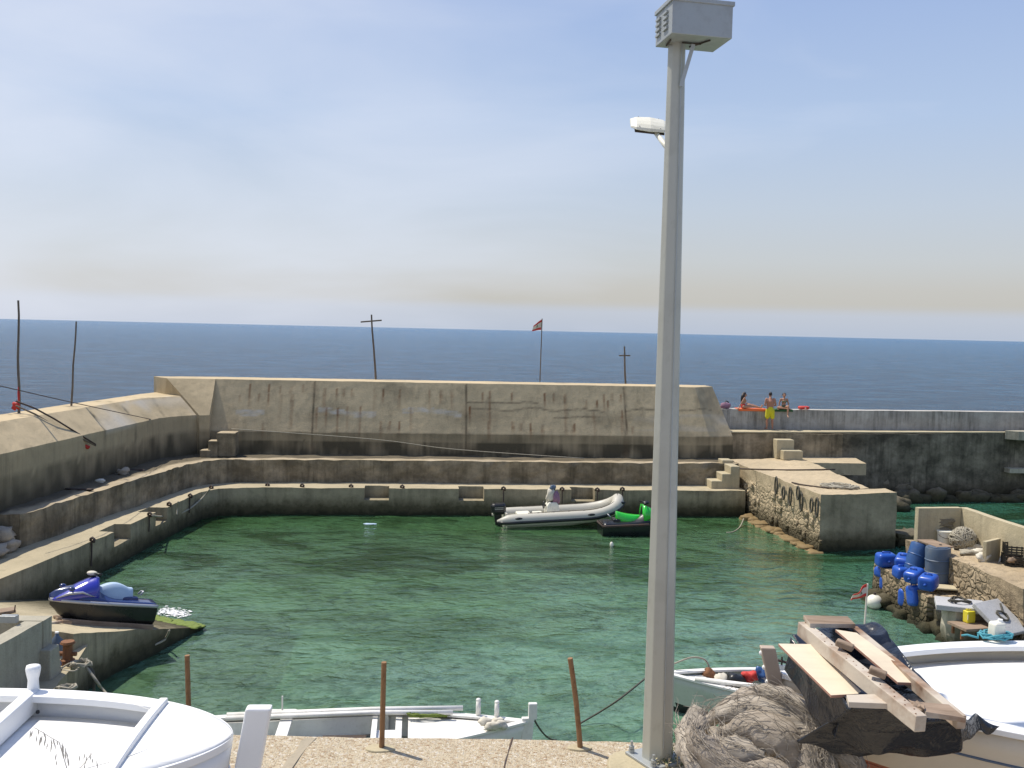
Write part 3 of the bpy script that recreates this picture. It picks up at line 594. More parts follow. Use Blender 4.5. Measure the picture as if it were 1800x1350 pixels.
for p_, q_ in ((a_, lerp(cs[0], cs[3], .75)+(cs[1]-cs[0])*.12), (lerp(cs[0], cs[3], .45)+(cs[1]-cs[0])*.3, lerp(cs[0], cs[3], .45)+(cs[1]-cs[0])*.62), (lerp(cs[0], cs[3], .15)+(cs[1]-cs[0])*.68, lerp(cs[0], cs[3], .7)+(cs[1]-cs[0])*.5)):
    mb = MB(); mb.bar(p_+dz, q_+dz, .014, .012); mb.build('support_rail', M['dark'], bxo, True)
mb = MB(); mb.tube([top-Vector((0, 0, .1)), top+Vector((.02, 0, .35))], .05, 8); mb.build('pole_cap', M['galv'], mt, True)
# floodlight head on an arm behind the mast
h0 = Y(1141, 224, 10.35); arm0 = Y(1182, 272, mbp.y+.05); arm1 = Y(1150, 230, 10.3)
mb = MB(); mb.tube([arm0, lerp(arm0, arm1, .5), arm1], [.028, .026, .022], 10); la = mb.build('lamp_arm', M['lamp'], mt, True, smooth=True)
mb = MB(); Rl = Matrix.Rotation(R_(5), 3, 'Y') @ Matrix.Rotation(R_(30), 3, 'X'); secs = []
for x, w, h in ((-.195, .12, .03), (-.14, .17, .05), (0, .19, .062), (.14, .17, .05), (.195, .12, .03)):
    q = []
    for j in range(14):
        a = 2*math.pi*j/14; q.append(h0+Rl @ Vector((x, math.cos(a)*w, .02+math.sin(a)*h*(1 if math.sin(a) > 0 else .35))))
    secs.append(q)
mb.loft(secs); lh = mb.build('lamp_head', M['lamp'], mt, True, bevel=.004)
for i in range(4):
    x = -.11+i*.07; mb = MB(); mb.bar(h0+Rl @ Vector((x, -.15, .040)), h0+Rl @ Vector((x, .15, .045)), .006, .022); mb.build('cooling_rib', M['dark'], lh, True)
mb = MB(); mb.box(h0+Rl @ Vector((0, -.02, -.012)), (.30, .24, .014), Rl); mb.build('lamp_glass', M['dark'], lh, True)
# concrete pad at mast
def pad(name, c, rx, ry, h, mat, sd, label, cat='pad'):
    mb = MB(); ring = []; ring2 = []
    for j in range(28):
        a = 2*math.pi*j/28; k = 1+.16*noise.noise(Vector((math.cos(a)*1.5, math.sin(a)*1.5, sd))); ring.append(Vector((c.x+math.cos(a)*rx*k, c.y+math.sin(a)*ry*k, c.z-.05))); ring2.append(Vector((c.x+math.cos(a)*rx*k*.93, c.y+math.sin(a)*ry*k*.93, c.z+h)))
    mb.loft([ring, ring2]); return tag(mb.build(name, mat, bevel=.01), label, cat)
pad('concrete_pad', mbp+Vector((.06, -.16, 0)), .62, .50, .055, M['deckc'], 3, 'cream concrete pad under the foot of the tall lamp mast')
# ---- rusty rods on the near quay
def rod(pxb, pyb, pxt, pyt, label, bend=0.0):
    b = Z(pxb, pyb, zn); t = Y(pxt, pyt, b.y+.02); mb = MB(); pts = [lerp(b, t, k)+Vector((bend*math.sin(k*3.1), 0, 0)) for k in (-.03, .12, .2, .5, .8, 1)]
    mb.tube(pts, [.036, .035, .034, .034, .033, .034], 10, flat=.8); o = mb.build('rusty_post', M['rod'], smooth=False, merge=True); return tag(o, label, 'steel post', 'rusty steel posts along the near quay edge')
rod(671, 1316, 675, 1164, 'rusty steel post in the middle of the near quay edge, on a round pad')
rod(1020, 1316, 1002, 1157, 'rusty steel post with bent foot, leaning left, close to the lamp mast', .012)
rod(332, 1262, 329, 1152, 'rusty steel post rising behind the bow of the left white boat')
pad('concrete_pad', Z(668, 1317, zn), .17, .10, .02, M['deckc'], 8, 'small pale pad round the foot of the middle rusty post')
pad('concrete_pad', Z(1018, 1316, zn), .14, .08, .02, M['deckc'], 5, 'small pale pad round the foot of the bent rusty post')
# darker mortar patch on quay
mb = MB(); pp = [(556, 1297), (540, 1313), (527, 1330), (512, 1352), (494, 1352), (505, 1334), (522, 1318), (528, 1304), (535, 1297)]
lo = [Z(x, y, zn-.02) for x, y in pp]; hi = [Z(x, y, zn+.008) for x, y in pp]; mb.loft([lo, hi]); tag(mb.build('mortar_patch', M['patchc']), 'dark grey mortar strip across the near quay beside the left boat', 'patch')
mb = MB(); pts = [Z(x, y, zn+.004) for x, y in ((901, 1297), (897, 1310), (893, 1325), (889, 1338), (886, 1352))]; mb.tube(pts, [.01, .012, .009, .012, .01], 5, flat=.5); tag(mb.build('crack', M['dark']), 'dark crack across the near quay between the two right posts', 'crack')

# ---- poles on the breakwater
def stick(name, b, t, r, label, cat, seed=0, group=None, n=9):
    mb = MB(); pts = []; 
    for i in range(n): k = i/(n-1); pts.append(lerp(b, t, k)+Vector((noise.noise(Vector((k*3, seed, 0)))*.05, 0, 0)))
    mb.tube(pts, [r*(1-.3*i/(n-1)) for i in range(n)], 8); return mb
b = Z(33, 727, zl1+.0); t = Y(32, 528, b.y); r_ = .055
pt = thing('pole', b, 'tallest weathered wooden pole with red rag at its foot, on the sloped wall', 'pole')
stick('', b-Vector((0, 0, .1)), t, .048, '', '', 1).build('pole_shaft', M['pole'], pt, True)
mb = MB(); mb.rock(b+Vector((-.08, -.05, .25)), (.11, .08, .13), 3, .9, 0); mb.rock(b+Vector((.02, -.05, .5)), (.04, .04, .28), 5, .9, 0); mb.build('red_rag', M['red'], pt, True, smooth=True)
b = Z(125, 714, zl1); t = Y(134, 565, b.y); mb = stick('', b-Vector((0, 0, .1)), t, .04, '', '', 4); tag(mb.build('pole', M['pole']), 'thin grey wooden pole leaning right on the sloped wall, without a rag', 'pole')
def cross(bp, tp, arm, label):
    b, t = bp, tp; th = thing('wooden_cross', b, label, 'cross'); stick('', b-Vector((0, 0, .12)), t, .055, '', '', bp.x).build('upright', M['pole'], th, True)
    c, l, r = arm; mb = MB(); mb.bar(l, r, .06, .07); mb.build('crossbar', M['pole'], th, True, bevel=.01)
def on(px, py, d):  # point on wall top plane then keep its distance for higher pixels
    return Z(px, py, ztop)
b = on(661, 667, 0); yy = b.y; cross(b, Y(653, 553, yy), (0, Y(634, 566, yy-.06), Y(671, 563, yy-.06)), 'taller dark wooden cross leaning left on the tall breakwater wall')
b = on(1099, 674, 0); yy = b.y; cross(b, Y(1097, 609, yy), (0, Y(1088, 625, yy-.06), Y(1108, 625, yy-.06)), 'shorter wooden cross on the breakwater wall, near the lamp mast')
# flagpole with flag (red-white-red, green tree)
def flag(pole_b, pole_t, W_, Hh, droop, label, name='flagpole', pr=.03, dirx=-1, pts=None):
    th = thing(name, pole_b, label, 'flag'); mb = MB(); mb.tube([pole_b, lerp(pole_b, pole_t, .5), pole_t], [pr, pr*.9, pr*.8], 8); mb.build('pole', M['lamp'] if pr < .025 else M['pole'], th, True)
    # pts: corner points hoist-top, hoist-bottom, fly-bottom, fly-top
    a, b, c, d = pts
    def P(u, v):
        p = lerp(lerp(a, d, u), lerp(b, c, u), v); return p+Vector((0, .05*math.sin(u*7+v*2)*u*W_*2, .02*math.sin(u*5)*W_))
    fl = MB(); n = 16; g = [[P(i/n, j/n) for i in range(n+1)] for j in range(n+1)]
    vs = [p for q in g for p in q]; k = n+1; fs = []; mi = []
    for j in range(n):
        for i in range(n): fs.append((j*k+i, j*k+i+1, (j+1)*k+i+1, (j+1)*k+i)); mi.append(0 if (j < n/4 or j >= 3*n/4) else 1)
    fl.v = vs; fl.f = fs; fl.mi = mi; fo = fl.build('flag_cloth', [M['red'], M['cloth']], th, True, fix=False, smooth=True)
    s = fo.modifiers.new('solid', 'SOLIDIFY'); s.thickness = .006; s.offset = 0
    # tree emblem: three tapering tiers and a trunk, on both faces
    tr = MB(); nrm = (d-a).cross(b-a).normalized()
    for sd in (-1, 1):
        for (u0, u1, v0, v1) in ((.36, .64, .58, .66), (.39, .61, .49, .57), (.42, .58, .40, .48), (.45, .55, .31, .39), (.48, .52, .66, .73)):
            q = [P(u0, v1), P(u1, v1), P(lerp(.5, u1, .5), v0), P(lerp(.5, u0, .5), v0)]; tr.add([p+nrm*sd*.012*max(.3, W_) for p in q], [(0, 1, 2, 3)])
    tr.build('tree_emblem', M['green'], fo, True, fix=False)
    return th
b = on(949, 671, 0); yy = b.y; t = Y(953, 560, yy)
flag(b, t, .6, .5, .1, 'small red and white flag with green tree on the tall breakwater wall', pts=(Y(953, 561, yy), Y(951, 580, yy), Y(935, 582, yy-.1), Y(938, 572, yy-.1)))

# ---- loops and bollards of the far ledge
def hook(px, py, z=zq, label='', sc=1.0, s=None):
    p = Z(px, py, z); th = thing('mooring_hook', p, label, 'mooring hook', 'rusty mooring hooks along the lower quay'); mb = MB()
    mb.tube([p+Vector((-.07, .06, 0)), p+Vector((-.06, .04, .08)), p+Vector((0, .02, .12)), p+Vector((.07, 0, .07)), p+Vector((.06, -.05, -.02))], .045*sc, 6); mb.build('hook', M['dark'], th, True, smooth=True)
    mb = MB()
    for dx in (.0,): mb.tube([p+Vector((dx, -.04, .05)), p+Vector((dx+.01, -.07, -.3)), p+Vector((dx, -.07, -.5-.3*random.random()))], .028*sc, 5)
    mb.build('stain_run', M['dark'], th, True)  # thin tube standing for the dark stain below the hook
hl = ['behind the far left bend of the ledge', 'second along the far ledge from the left bend', 'left of the first square recess in the far ledge', 'right of the first square recess in the far ledge', 'behind the grey inflatable boat engine', 'behind the console of the inflatable boat', 'just right of the recess behind the inflatable boat', 'above the raised bow of the inflatable boat']
for (x, y), l in zip([(470, 855), (531, 856), (617, 857), (707, 858), (885, 861), (988, 862), (1050, 863), (1094, 862)], hl): hook(x, y, label='rusty iron mooring hook '+l)
for (x, y), l in zip([(371, 859), (334, 874), (297, 889), (263, 907), (162, 952)], ['at the left bend of the ledge', 'second from the bend along the left ledge', 'third from the bend along the left ledge', 'beside the far notch of the left ledge', 'nearest along the left ledge, above the blue jet ski']): hook(x, y, label='rusty iron mooring hook '+l)
def rope(name, pts, r, mat, label, n=6, cat='rope', sag=0, group=None, smooth=True):
    P = [Vector(p) for p in pts]
    if sag and len(P) == 2:
        a, b = P; P = [lerp(a, b, i/14)-Vector((0, 0, sag*4*(i/14)*(1-i/14))) for i in range(15)]
    elif len(P) > 2:
        Q = []
        for i in range(len(P)-1):
            p0, p1, p2, p3 = P[max(i-1, 0)], P[i], P[i+1], P[min(i+2, len(P)-1)]
            for k in range(5):
                t = k/5; Q.append(.5*((2*p1)+(p2-p0)*t+(2*p0-5*p1+4*p2-p3)*t*t+(-p0+3*p1-3*p2+p3)*t**3))
        P = Q+[P[-1]]
    mb = MB(); mb.tube(P, r, n); return tag(mb.build(name, mat, smooth=smooth), label, cat, group)
rope('mooring_rope', [Z(263, 906, zq+.1)+Vector((.1, 0, 0)), Y(285, 908, 37.0), Y(310, 905, 38.0), Y(335, 893, 39.3), Y(357, 874, 40.4), Z(369, 860, zq+.15)], .035, M['rope'], 'pale rope hanging in a loop along the left quay face')
rope('mooring_rope', [Z(313, 882, zq+.2), Y(312, 893, 37.3), Y(311, 905, 37.2)], .03, M['rope'], 'short green-grey rope end hanging down the left quay face')
rope('cable', [Y(-10, 676, 30.5), Y(130, 708, 34), Y(265, 737, 42)], .014, M['dark'], 'thin dark cable running across the sloped wall at left')
rope('cable', [F(-12.3, 2.6, 3.35), F(-6, 2.6, 2.95), F(-2.4, 2.5, 2.55), F(3.5, 2.3, 2.22)], .018, M['rope'], 'thin pale cable strung along the dark foot of the breakwater wall')
rope('mooring_rope', [Z(1307, 922, 0.0)+Vector((0, 0, .25)), Z(1300, 927, .03), Z(1288, 935, .02), Z(1277, 936, .02)], .022, M['rope'], 'yellowish rope floating off the left foot of the jetty')
rope('mooring_rope', [Z(1300, 824, zj+.05), Z(1380, 826, zj+.03), Z(1468, 825, zj+.04)], .03, M['dark'], 'dark rope lying straight across the jetty top')
rope('mooring_rope', [Z(1392, 848, zj+.03), Z(1410, 852, zj+.03), Z(1440, 856, zj+.03), Z(1462, 858, zj+.04)], .03, M['dark'], 'dark rope running to the coil on the jetty top')
c = Z(1475, 857, zj); pts = []
for i in range(90): a = i*.42; r = .22+.45*abs(math.sin(i*.37))+.1*random.random(); pts.append(c+Vector((math.cos(a)*r, math.sin(a)*r*.8, .04+.14*random.random()*(1-r*.8))))
mb = MB(); mb.tube(pts, .035, 5); tag(mb.build('rope_coil', M['rope']), 'tangled heap of old rope on the jetty top', 'rope coil')
# old hoops hanging on the jetty side
for i, (x, y) in enumerate([(1334, 853), (1351, 866), (1366, 872), (1383, 866), (1391, 882), (1414, 888), (1426, 892)]):
    t = (y and (x-1300)/(1443-1300)); p = lerp(Vector((10.38, 45.3, 0)), Vector((11.54, 36.97, 0)), max(0, min(1, (lambda q: q)((Z(x, 840+(x-1330)*.3, zj).y-45.3)/(36.97-45.3)))))
    D = Y(x, y, p.y); mb = MB(); pts = []
    for k in range(13): a = 2*math.pi*k/12; pts.append(Vector((p.x-.09, p.y+math.sin(a)*.17, D.z+math.cos(a)*(.26 if i % 2 else .36))))
    mb.tube(pts, .035, 6, cap=False); tag(mb.build('rope_loop', M['roped']), 'black rope loop hanging on the stone left side of the jetty', 'rope loop', 'rope loops hanging on the jetty side')

# ---- people
def body_mesh(name, caps, balls, mat, parent, vox=.014):
    mb = MB()
    for pts, rs_ in caps:
        mb.tube(pts, rs_, 10)
        for p, r in ((pts[0], rs_[0]), (pts[-1], rs_[-1])): mb.ball(p, r, 10, 8)
    for p, r in balls: mb.ball(p, r, 14, 10)
    o = mb.build(name, mat, None, smooth=True); r = o.modifiers.new('r', 'REMESH'); r.mode = 'VOXEL'; r.voxel_size = vox; s = o.modifiers.new('s', 'SMOOTH'); s.iterations = 3; s.factor = .5
    bake(o); o.data.shade_smooth(); o.parent = parent; return o
def hand(caps, wrist, d, pal, sc=1.0):
    """palm plus five bent fingers; d points along the hand, pal is the side the fingers curl to"""
    d = Vector(d).normalized(); pal = Vector(pal).normalized(); w = d.cross(pal).normalized(); pal = w.cross(d)
    k = wrist+d*.05; caps.append(([wrist, k+w*.02, wrist+d*.085], [.027, .034, .03])); caps.append(([wrist, k-w*.02, wrist+d*.085-w*.015], [.024, .03, .026]))
    for i, ln in enumerate((.066, .078, .072, .055)):
        o = wrist+d*.085+w*(.033-.022*i); p1 = o+d*ln*.5+pal*.006; p2 = p1+(d*.8+pal*.5).normalized()*ln*.5; caps.append(([o, p1, p2], [.0105, .0095, .008]))
    o = wrist+d*.025+w*.03; caps.append(([o, o+(w*.8+d*.6)*.04, o+(w*.5+d)*.062+pal*.01], [.013, .011, .009]))
def face(caps, balls, c, f, hs=1.0):
    f = Vector(f).normalized(); u = Vector((0, 0, 1)); l = u.cross(f)
    balls.append((c, (.078, .078, .105))); balls.append((c+f*.028-u*.05, (.055, .055, .06)))
    caps.append(([c+f*.075+u*.01, c+f*.097-u*.02], [.010, .016]))
    for s in (-1, 1): balls.append((c+l*s*.078-u*.01, (.014, .018, .028)))
def face_parts(parent, c, f):
    f = Vector(f).normalized(); u = Vector((0, 0, 1)); l = u.cross(f)
    for s in (-1, 1): mb = MB(); mb.ball(c+f*.074+l*s*.03+u*.008, (.011, .011, .008), 8, 6); mb.build('eye', M['hair'], parent, False, smooth=True)
    mb = MB(); mb.ball(c+f*.08-u*.055, (.02, .012, .007), 8, 6); mb.build('mouth', M['red'], parent, False, smooth=True)
V = Vector
# man standing on the walkway, back to the camera, in yellow shorts
mp_ = F(13.15, 5.0, 3.40); man = thing('person', mp_, 'standing bare-backed person in yellow shorts facing the sea between the two seated sunbathers', 'person')
caps = []; balls = []
for s in (-1, 1):
    hip = V((s*.10, 0, .93)); kn = V((s*.13, .01, .50)); an = V((s*.14, -.02, .09))
    caps.append(([hip, lerp(hip, kn, .5), kn], [.095, .082, .058])); caps.append(([kn, lerp(kn, an, .35), an], [.056, .058, .036])); caps.append(([an, an+V((s*.03, .16, -.055))], [.038, .03])); caps.append(([an, an+V((0, -.05, -.05))], [.036, .03]))
    for k in range(5): caps.append(([an+V((s*.03+(k-2)*.017, .16, -.06)), an+V((s*.035+(k-2)*.019, .205-abs(k-1)*.006, -.068))], [.012, .009]))
    sh = V((s*.20, .0, 1.48)); el_ = V((s*.27, -.02, 1.20)); wr = V((s*.16, .22, 1.16))
    caps.append(([sh, lerp(sh, el_, .5), el_], [.062, .052, .040])); caps.append(([el_, wr], [.040, .027])); hand(caps, wr, (-s*.4, 1, .1), (0, .1, -1))
caps.append(([V((0, 0, .95)), V((0, 0, 1.08)), V((0, -.0, 1.22)), V((0, -.01, 1.38)), V((0, 0, 1.50))], [.135, .125, .140, .155, .09]))
for s in (-1, 1): caps.append(([V((s*.06, 0, 1.0)), V((s*.07, 0, 1.2)), V((s*.12, -.01, 1.40)), V((s*.17, 0, 1.48))], [.11, .095, .10, .07]))
caps.append(([V((0, 0, 1.48)), V((0, .03, 1.62))], [.062, .055])); hc = V((0, .045, 1.72)); face(caps, balls, hc, (0, 1, -.25))
body_mesh('body', caps, balls, M['skin2'], man); face_parts(man, hc, (0, 1, -.25))
mb = MB(); mb.ball(hc+V((0, -.018, .03)), (.088, .085, .098), 14, 10); mb.build('hair', M['hair'], man, smooth=True)
c2 = [([V((0, 0, 1.04)), V((0, 0, .93))], [.150, .16])]+[([V((s*.10, 0, .92)), V((s*.125, .005, .62))], [.125, .118]) for s in (-1, 1)]
body_mesh('shorts', c2, [], M['shorts'], man, .02)
# woman at left sitting on the parapet, side on, legs along the wall to the right
w1p = F(11.95, 5.45, 4.37)
w1 = thing('person', w1p, 'seated person with long dark hair on an orange towel, legs stretched along the parapet', 'person')
caps = []; balls = []
caps.append(([V((0, 0, .13)), V((-.02, 0, .25)), V((-.01, 0, .38)), V((.02, 0, .50))], [.125, .10, .105, .085]))
for s in (-1, 1):
    hip = V((.0, s*.09, .10)); kn = V((.46, s*.09, .16+.02*s)); an = V((.86, s*.08, .06)); caps.append(([hip, lerp(hip, kn, .5), kn], [.088, .078, .052])); caps.append(([kn, lerp(kn, an, .35), an], [.052, .05, .03])); caps.append(([an, an+V((.07, 0, .13))], [.03, .022]))
    for k in range(5): caps.append(([an+V((.07, (k-2)*.014, .13)), an+V((.085, (k-2)*.016, .165-abs(k-1)*.005))], [.010, .008]))
    sh = V((.0, s*.155, .52)); 
    if s < 0: el_ = V((-.14, s*.19, .30)); wr = V((-.26, s*.19, .08)); hand(caps, wr, (-.5, -.3, -.55), (0, 0, -1))
    else: el_ = V((.10, s*.2, .30)); wr = V((.26, s*.12, .24)); hand(caps, wr, (1, 0, -.1), (0, 0, -1))
    caps.append(([sh, el_], [.047, .036])); caps.append(([el_, wr], [.034, .024])); caps.append(([V((.02, s*.05, .48)), sh], [.07, .05]))
    balls.append((V((.085, s*.06, .40)), (.055, .055, .055)))
caps.append(([V((.02, 0, .52)), V((.035, 0, .62))], [.048, .043])); hc = V((.05, 0, .70)); face(caps, balls, hc, (1, -.25, -.05))
body_mesh('body', caps, balls, M['skin'], w1); face_parts(w1, hc, (1, -.25, -.05))
mb = MB(); mb.ball(hc+V((-.025, 0, .03)), (.09, .092, .10), 14, 10); mb.tube([hc+V((-.05, -.01, .04)), hc+V((-.11, -.02, -.12)), hc+V((-.14, -.02, -.30)), hc+V((-.15, -.02, -.42))], [.09, .085, .07, .03], 10); mb.build('hair', M['hair'], w1, smooth=True)
c2 = [([V((.0, 0, .12)), V((-.01, 0, .17))], [.134, .128])]; body_mesh('bikini_bottom', c2, [], M['red'], w1, .02)
# woman at right sitting facing the camera, legs hanging down
w2p = F(13.98, 5.38, 4.37)
w2 = thing('person', w2p, 'seated person in a dark green bikini facing the harbour, one leg hanging down', 'person')
caps = []; balls = []
caps.append(([V((0, 0, .12)), V((0, .01, .25)), V((0, .01, .38)), V((0, 0, .50))], [.125, .10, .11, .08]))
hip = V((.09, 0, .10)); kn = V((.11, -.42, .17)); an = V((.08, -.44, -.26))
caps.append(([hip, lerp(hip, kn, .5), kn], [.09, .078, .055])); caps.append(([kn, lerp(kn, an, .35), an], [.053, .05, .03])); caps.append(([an, an+V((0, -.13, -.07))], [.03, .024]))
for k in range(5): caps.append(([an+V(((k-2)*.014, -.13, -.07)), an+V(((k-2)*.016, -.165, -.078))], [.010, .008]))
hip = V((-.09, 0, .09)); kn = V((-.34, -.20, .09)); an = V((-.02, -.33, .07)); caps.append(([hip, lerp(hip, kn, .5), kn], [.09, .075, .055])); caps.append(([kn, lerp(kn, an, .35), an], [.05, .045, .03])); caps.append(([an, an+V((.12, -.03, -.02))], [.03, .022]))
for s, el_, wr in ((-1, V((-.22, .03, .30)), V((-.24, -.02, .06))), (1, V((.24, .06, .28)), V((.26, .02, .05)))):
    sh = V((s*.16, 0, .50)); caps.append(([sh, el_], [.046, .036])); caps.append(([el_, wr], [.034, .024])); caps.append(([V((s*.05, 0, .47)), sh], [.07, .05])); hand(caps, wr, (s*.4, -.6, -.25), (0, 0, -1)); balls.append((V((s*.06, -.085, .39)), (.055, .055, .055)))
caps.append(([V((0, 0, .52)), V((0, -.01, .62))], [.048, .043])); hc = V((0, -.02, .70)); face(caps, balls, hc, (-.2, -1, -.1))
body_mesh('body', caps, balls, M['skin'], w2); face_parts(w2, hc, (-.2, -1, -.1))
mb = MB(); mb.ball(hc+V((0, .028, .03)), (.092, .088, .098), 14, 10); mb.ball(hc+V((.02, .09, -.03)), (.06, .06, .09), 10, 8); mb.build('hair', M['hair'], w2, smooth=True)
mb = MB()
for s in (-1, 1): mb.ball(V((s*.06, -.10, .39)), (.06, .05, .05), 10, 8)
mb.build('bikini_top', M['bikini'], w2, smooth=True)
body_mesh('bikini_bottom', [([V((0, 0, .11)), V((0, 0, .15))], [.135, .128])], [], M['bikini'], w2, .02)
def towel(c, sx, sy, mat, label, drop=.12):
    mb = MB(); n = 14; g = []; 
    for j in range(9):
        for i in range(n+1):
            u = i/n; v = j/8; yy = -sy/2+v*sy; z = .012+.008*noise.noise(V((u*5, v*4, c.x)));
            if v < .3: yy = -sy/2+.3*sy-.0; z -= (.3-v)*drop/.3 if v < .3 else 0; yy = -.268
            g.append(c+E_*((u-.5)*sx)+N_*yy+V((0, 0, z)))
    mb.add(g, [(j*(n+1)+i, j*(n+1)+i+1, (j+1)*(n+1)+i+1, (j+1)*(n+1)+i) for j in range(8) for i in range(n)]); o = mb.build('towel', mat, smooth=True); s = o.modifiers.new('s', 'SOLIDIFY'); s.thickness = .012; return tag(o, label, 'towel')
towel(F(12.35, 5.55, 4.37), 1.5, .56, M['otowel'], 'orange towel spread on the parapet under the long-haired sunbather')
towel(F(13.95, 5.55, 4.37), .95, .56, M['gtowel'], 'dark green towel on the parapet under the sunbather facing the harbour')
p = F(11.05, 5.5, 4.38); th = thing('bag', p, 'mauve beach bag slumped on the parapet at the left end of the orange towel', 'bag'); mb = MB(); mb.rock(p+V((0, 0, .12)), (.26, .18, .17), 2, .35, .1); mb.build('bag_body', M['purple'], th, True, smooth=True); mb = MB(); mb.tube([p+V((-.05, 0, .25)), p+V((.05, 0, .36)), p+V((.14, 0, .3)), p+V((.15, 0, .2))], .03, 6); mb.build('strap', M['hair'], th, True)
p = F(15.05, 5.5, 4.38); th = thing('swim_ring', p, 'flat red swim ring lying on the parapet right of the sunbathers', 'swim ring'); mb = MB(); mb.tube([p+V((math.cos(a)*.22, math.sin(a)*.17, .08)) for a in [2*math.pi*k/16 for k in range(17)]], .075, 10, cap=False); mb.build('ring', M['red'], th, True, smooth=True); mb = MB(); mb.box(p+V((.02, -.24, .07)), (.07, .02, .06)); mb.build('white_patch', M['lamp'], th, True)

# ================================================================ BOATS
def hullfn(L, B, sheer, keel, bowp=2.2, stern=.8, flare=.72, n=30, tip=.02):
    def half(t): # t 0 stern .. 1 bow
        a = stern+(1-stern)*math.sin(min(1, t/.45)*math.pi/2) if t < .45 else 1.0
        if t > .45: a = (1-((t-.45)/.55)**bowp)
        return max(tip, B/2*a)
    return half
def hull_secs(L, half, sheer, keel, n=44, rows=8, inset=0, zoff=0, rake=.25):
    secs = []
    for i in range(n+1):
        t = i/n; t2 = 1-(1-t)**1.9; h = max(.01, half(t2)-inset); zs = sheer(t2)+zoff; zk = keel(t2)
        q = []
        for j in range(-rows, rows+1):
            a = abs(j)/rows; y = h*(1-(1-a)**2.0)**.62*(1 if j > 0 else -1); z = zk+(zs-zk)*a**1.55; x = L*t2+rake*t2**6*((z-zk)/(zs-zk+1e-6))
            q.append(V((x, y if j else 0, z)))
        secs.append(q)
    return secs
def boat_parts(root, L, half, sheer, keel, mats, gun=.09, gunh=.05, deckz=.18, rake=.25, wall_=.05, floor=None, gmat=None, rows=8):
    secs = hull_secs(L, half, sheer, keel, rake=rake, rows=rows)
    mb = MB(); mb.loft(secs, closed=False); k = len(secs[0]); mb.add(secs[0], [tuple(range(k))]); 
    hull = mb.build('hull', mats[0], root, smooth=True); e = hull.modifiers.new('e', 'EDGE_SPLIT'); e.split_angle = R_(50)
    so_ = hull.modifiers.new('s', 'SOLIDIFY'); so_.thickness = wall_*.6; so_.offset = -1
    mb = MB(); n = len(secs)
    for sd in (0, -1):
        q = []
        for i, s_ in enumerate(secs):
            p = s_[sd]; cen = V((p.x, 0, p.z)); inn = (cen-p); ln = inn.length; inn = inn.normalized() if ln > 1e-3 else V((0, 1, 0)); w = min(gun, ln)
            q.append([p-inn*.025, p-inn*.025+V((0, 0, gunh)), p+inn*w+V((0, 0, gunh)), p+inn*w])
        mb.loft(q)
    # transom cap
    a, b = secs[0][0], secs[0][-1]; mb.bar(a+V((gun*.4, 0, gunh*.5-.002)), b+V((gun*.4, 0, gunh*.5-.002)), gun, gunh-.006)
    mb.build('gunwale', gmat or mats[1], root, bevel=.008)
    return hull, secs
def strip(root, secs, name, mat, z0f, sd, w=.012, h=.02, i0=0, i1=None):
    """thin painted line following the hull side at a given fraction below the sheer"""
    mb = MB(); pts = []
    for s_ in secs[i0:i1]:
        rows = len(s_)//2; j = z0f; jj = int(j); f = j-jj; idx = lambda r: rows+(rows-r)*sd
        a = s_[idx(jj)]; b = s_[idx(min(rows, jj+1))]; p = lerp(a, b, f); pts.append(p+V((0, sd*w*.5, 0)))
    mb.tube(pts, h*.5, 6, flat=1.0); return mb.build(name, mat, root)
def deck_sheet(root, secs, name, mat, dz, i0, i1, inset=.05, camber=0):
    mb = MB(); g = []; n = 8
    for s_ in secs[i0:i1]:
        a, b = s_[0], s_[-1]
        for j in range(n+1): p = lerp(a, b, inset+(1-2*inset)*j/n); g.append(p+V((0, 0, dz+camber*(1-((j/n-.5)*2)**2))))
    m_ = i1-i0; mb.add(g, [(i*(n+1)+j, (i+1)*(n+1)+j, (i+1)*(n+1)+j+1, i*(n+1)+j+1) for i in range(m_-1) for j in range(n)])
    o = mb.build(name, mat, root, smooth=True); s = o.modifiers.new('s', 'SOLIDIFY'); s.thickness = .02; s.offset = -1; return o
# ---- left white boat on the near quay
hd = R_(4); L1 = 6.0; bow = V((-2.12, 7.78, 0)); org = V((bow.x-(L1+.15)*math.cos(hd), bow.y-(L1+.15)*math.sin(hd), zn-.09))
B1 = thing('fishing_boat', org, 'glossy white wooden boat hauled out at the lower left with an upright stem post', 'boat', rz=hd)
half = lambda t: max(.02, 1.12*(.75+.25*math.sin(min(1, t/.45)*math.pi/2)) if t < .45 else 1.12*(1-((t-.45)/.55)**3.4)**.62); sh = lambda t: 1.06+.05*(t-.4)**2; ke = lambda t: .12+.30*max(0, t-.7)**1.3*2
hu, secs = boat_parts(B1, L1, half, sh, ke, (M['white'], M['white']), gun=.16, gunh=.06, rake=.12)
n = len(secs); ifd = next(i for i, s_ in enumerate(secs) if s_[0].x > L1-.68)
deck_sheet(B1, secs, 'foredeck', M['wdeck'], .066, ifd, n, .012, .02)
deck_sheet(B1, secs, 'well_deck', M['wdeck'], -.13, 0, ifd+1, .06)
xf = secs[ifd][0].x; yb = secs[ifd][-1].y
mb = MB(); q = []
for k in range(9): u = -1+k/4; q.append(V((xf+.02, yb*u*.93, 1.07+.075+.03*(1-u*u)))) 
mb = MB(); [mb.bar(q[i], q[i+1]+ (q[i+1]-q[i]).normalized()*.01, .07, .07) for i in range(8)]; mb.build('deck_beam', M['white'], B1, bevel=.01)
mb = MB(); xs = xf-1.2; mb.bar(V((xs, -1.04, 1.045)), V((xs, 1.04, 1.045)), .10, .19); mb.build('cross_beam', M['white'], B1, bevel=.012)
mb = MB(); mb.box((xs-1.0, 0, 1.0), (1.6, 1.3, .10)); mb.build('aft_hatch', M['white'], B1, bevel=.02)
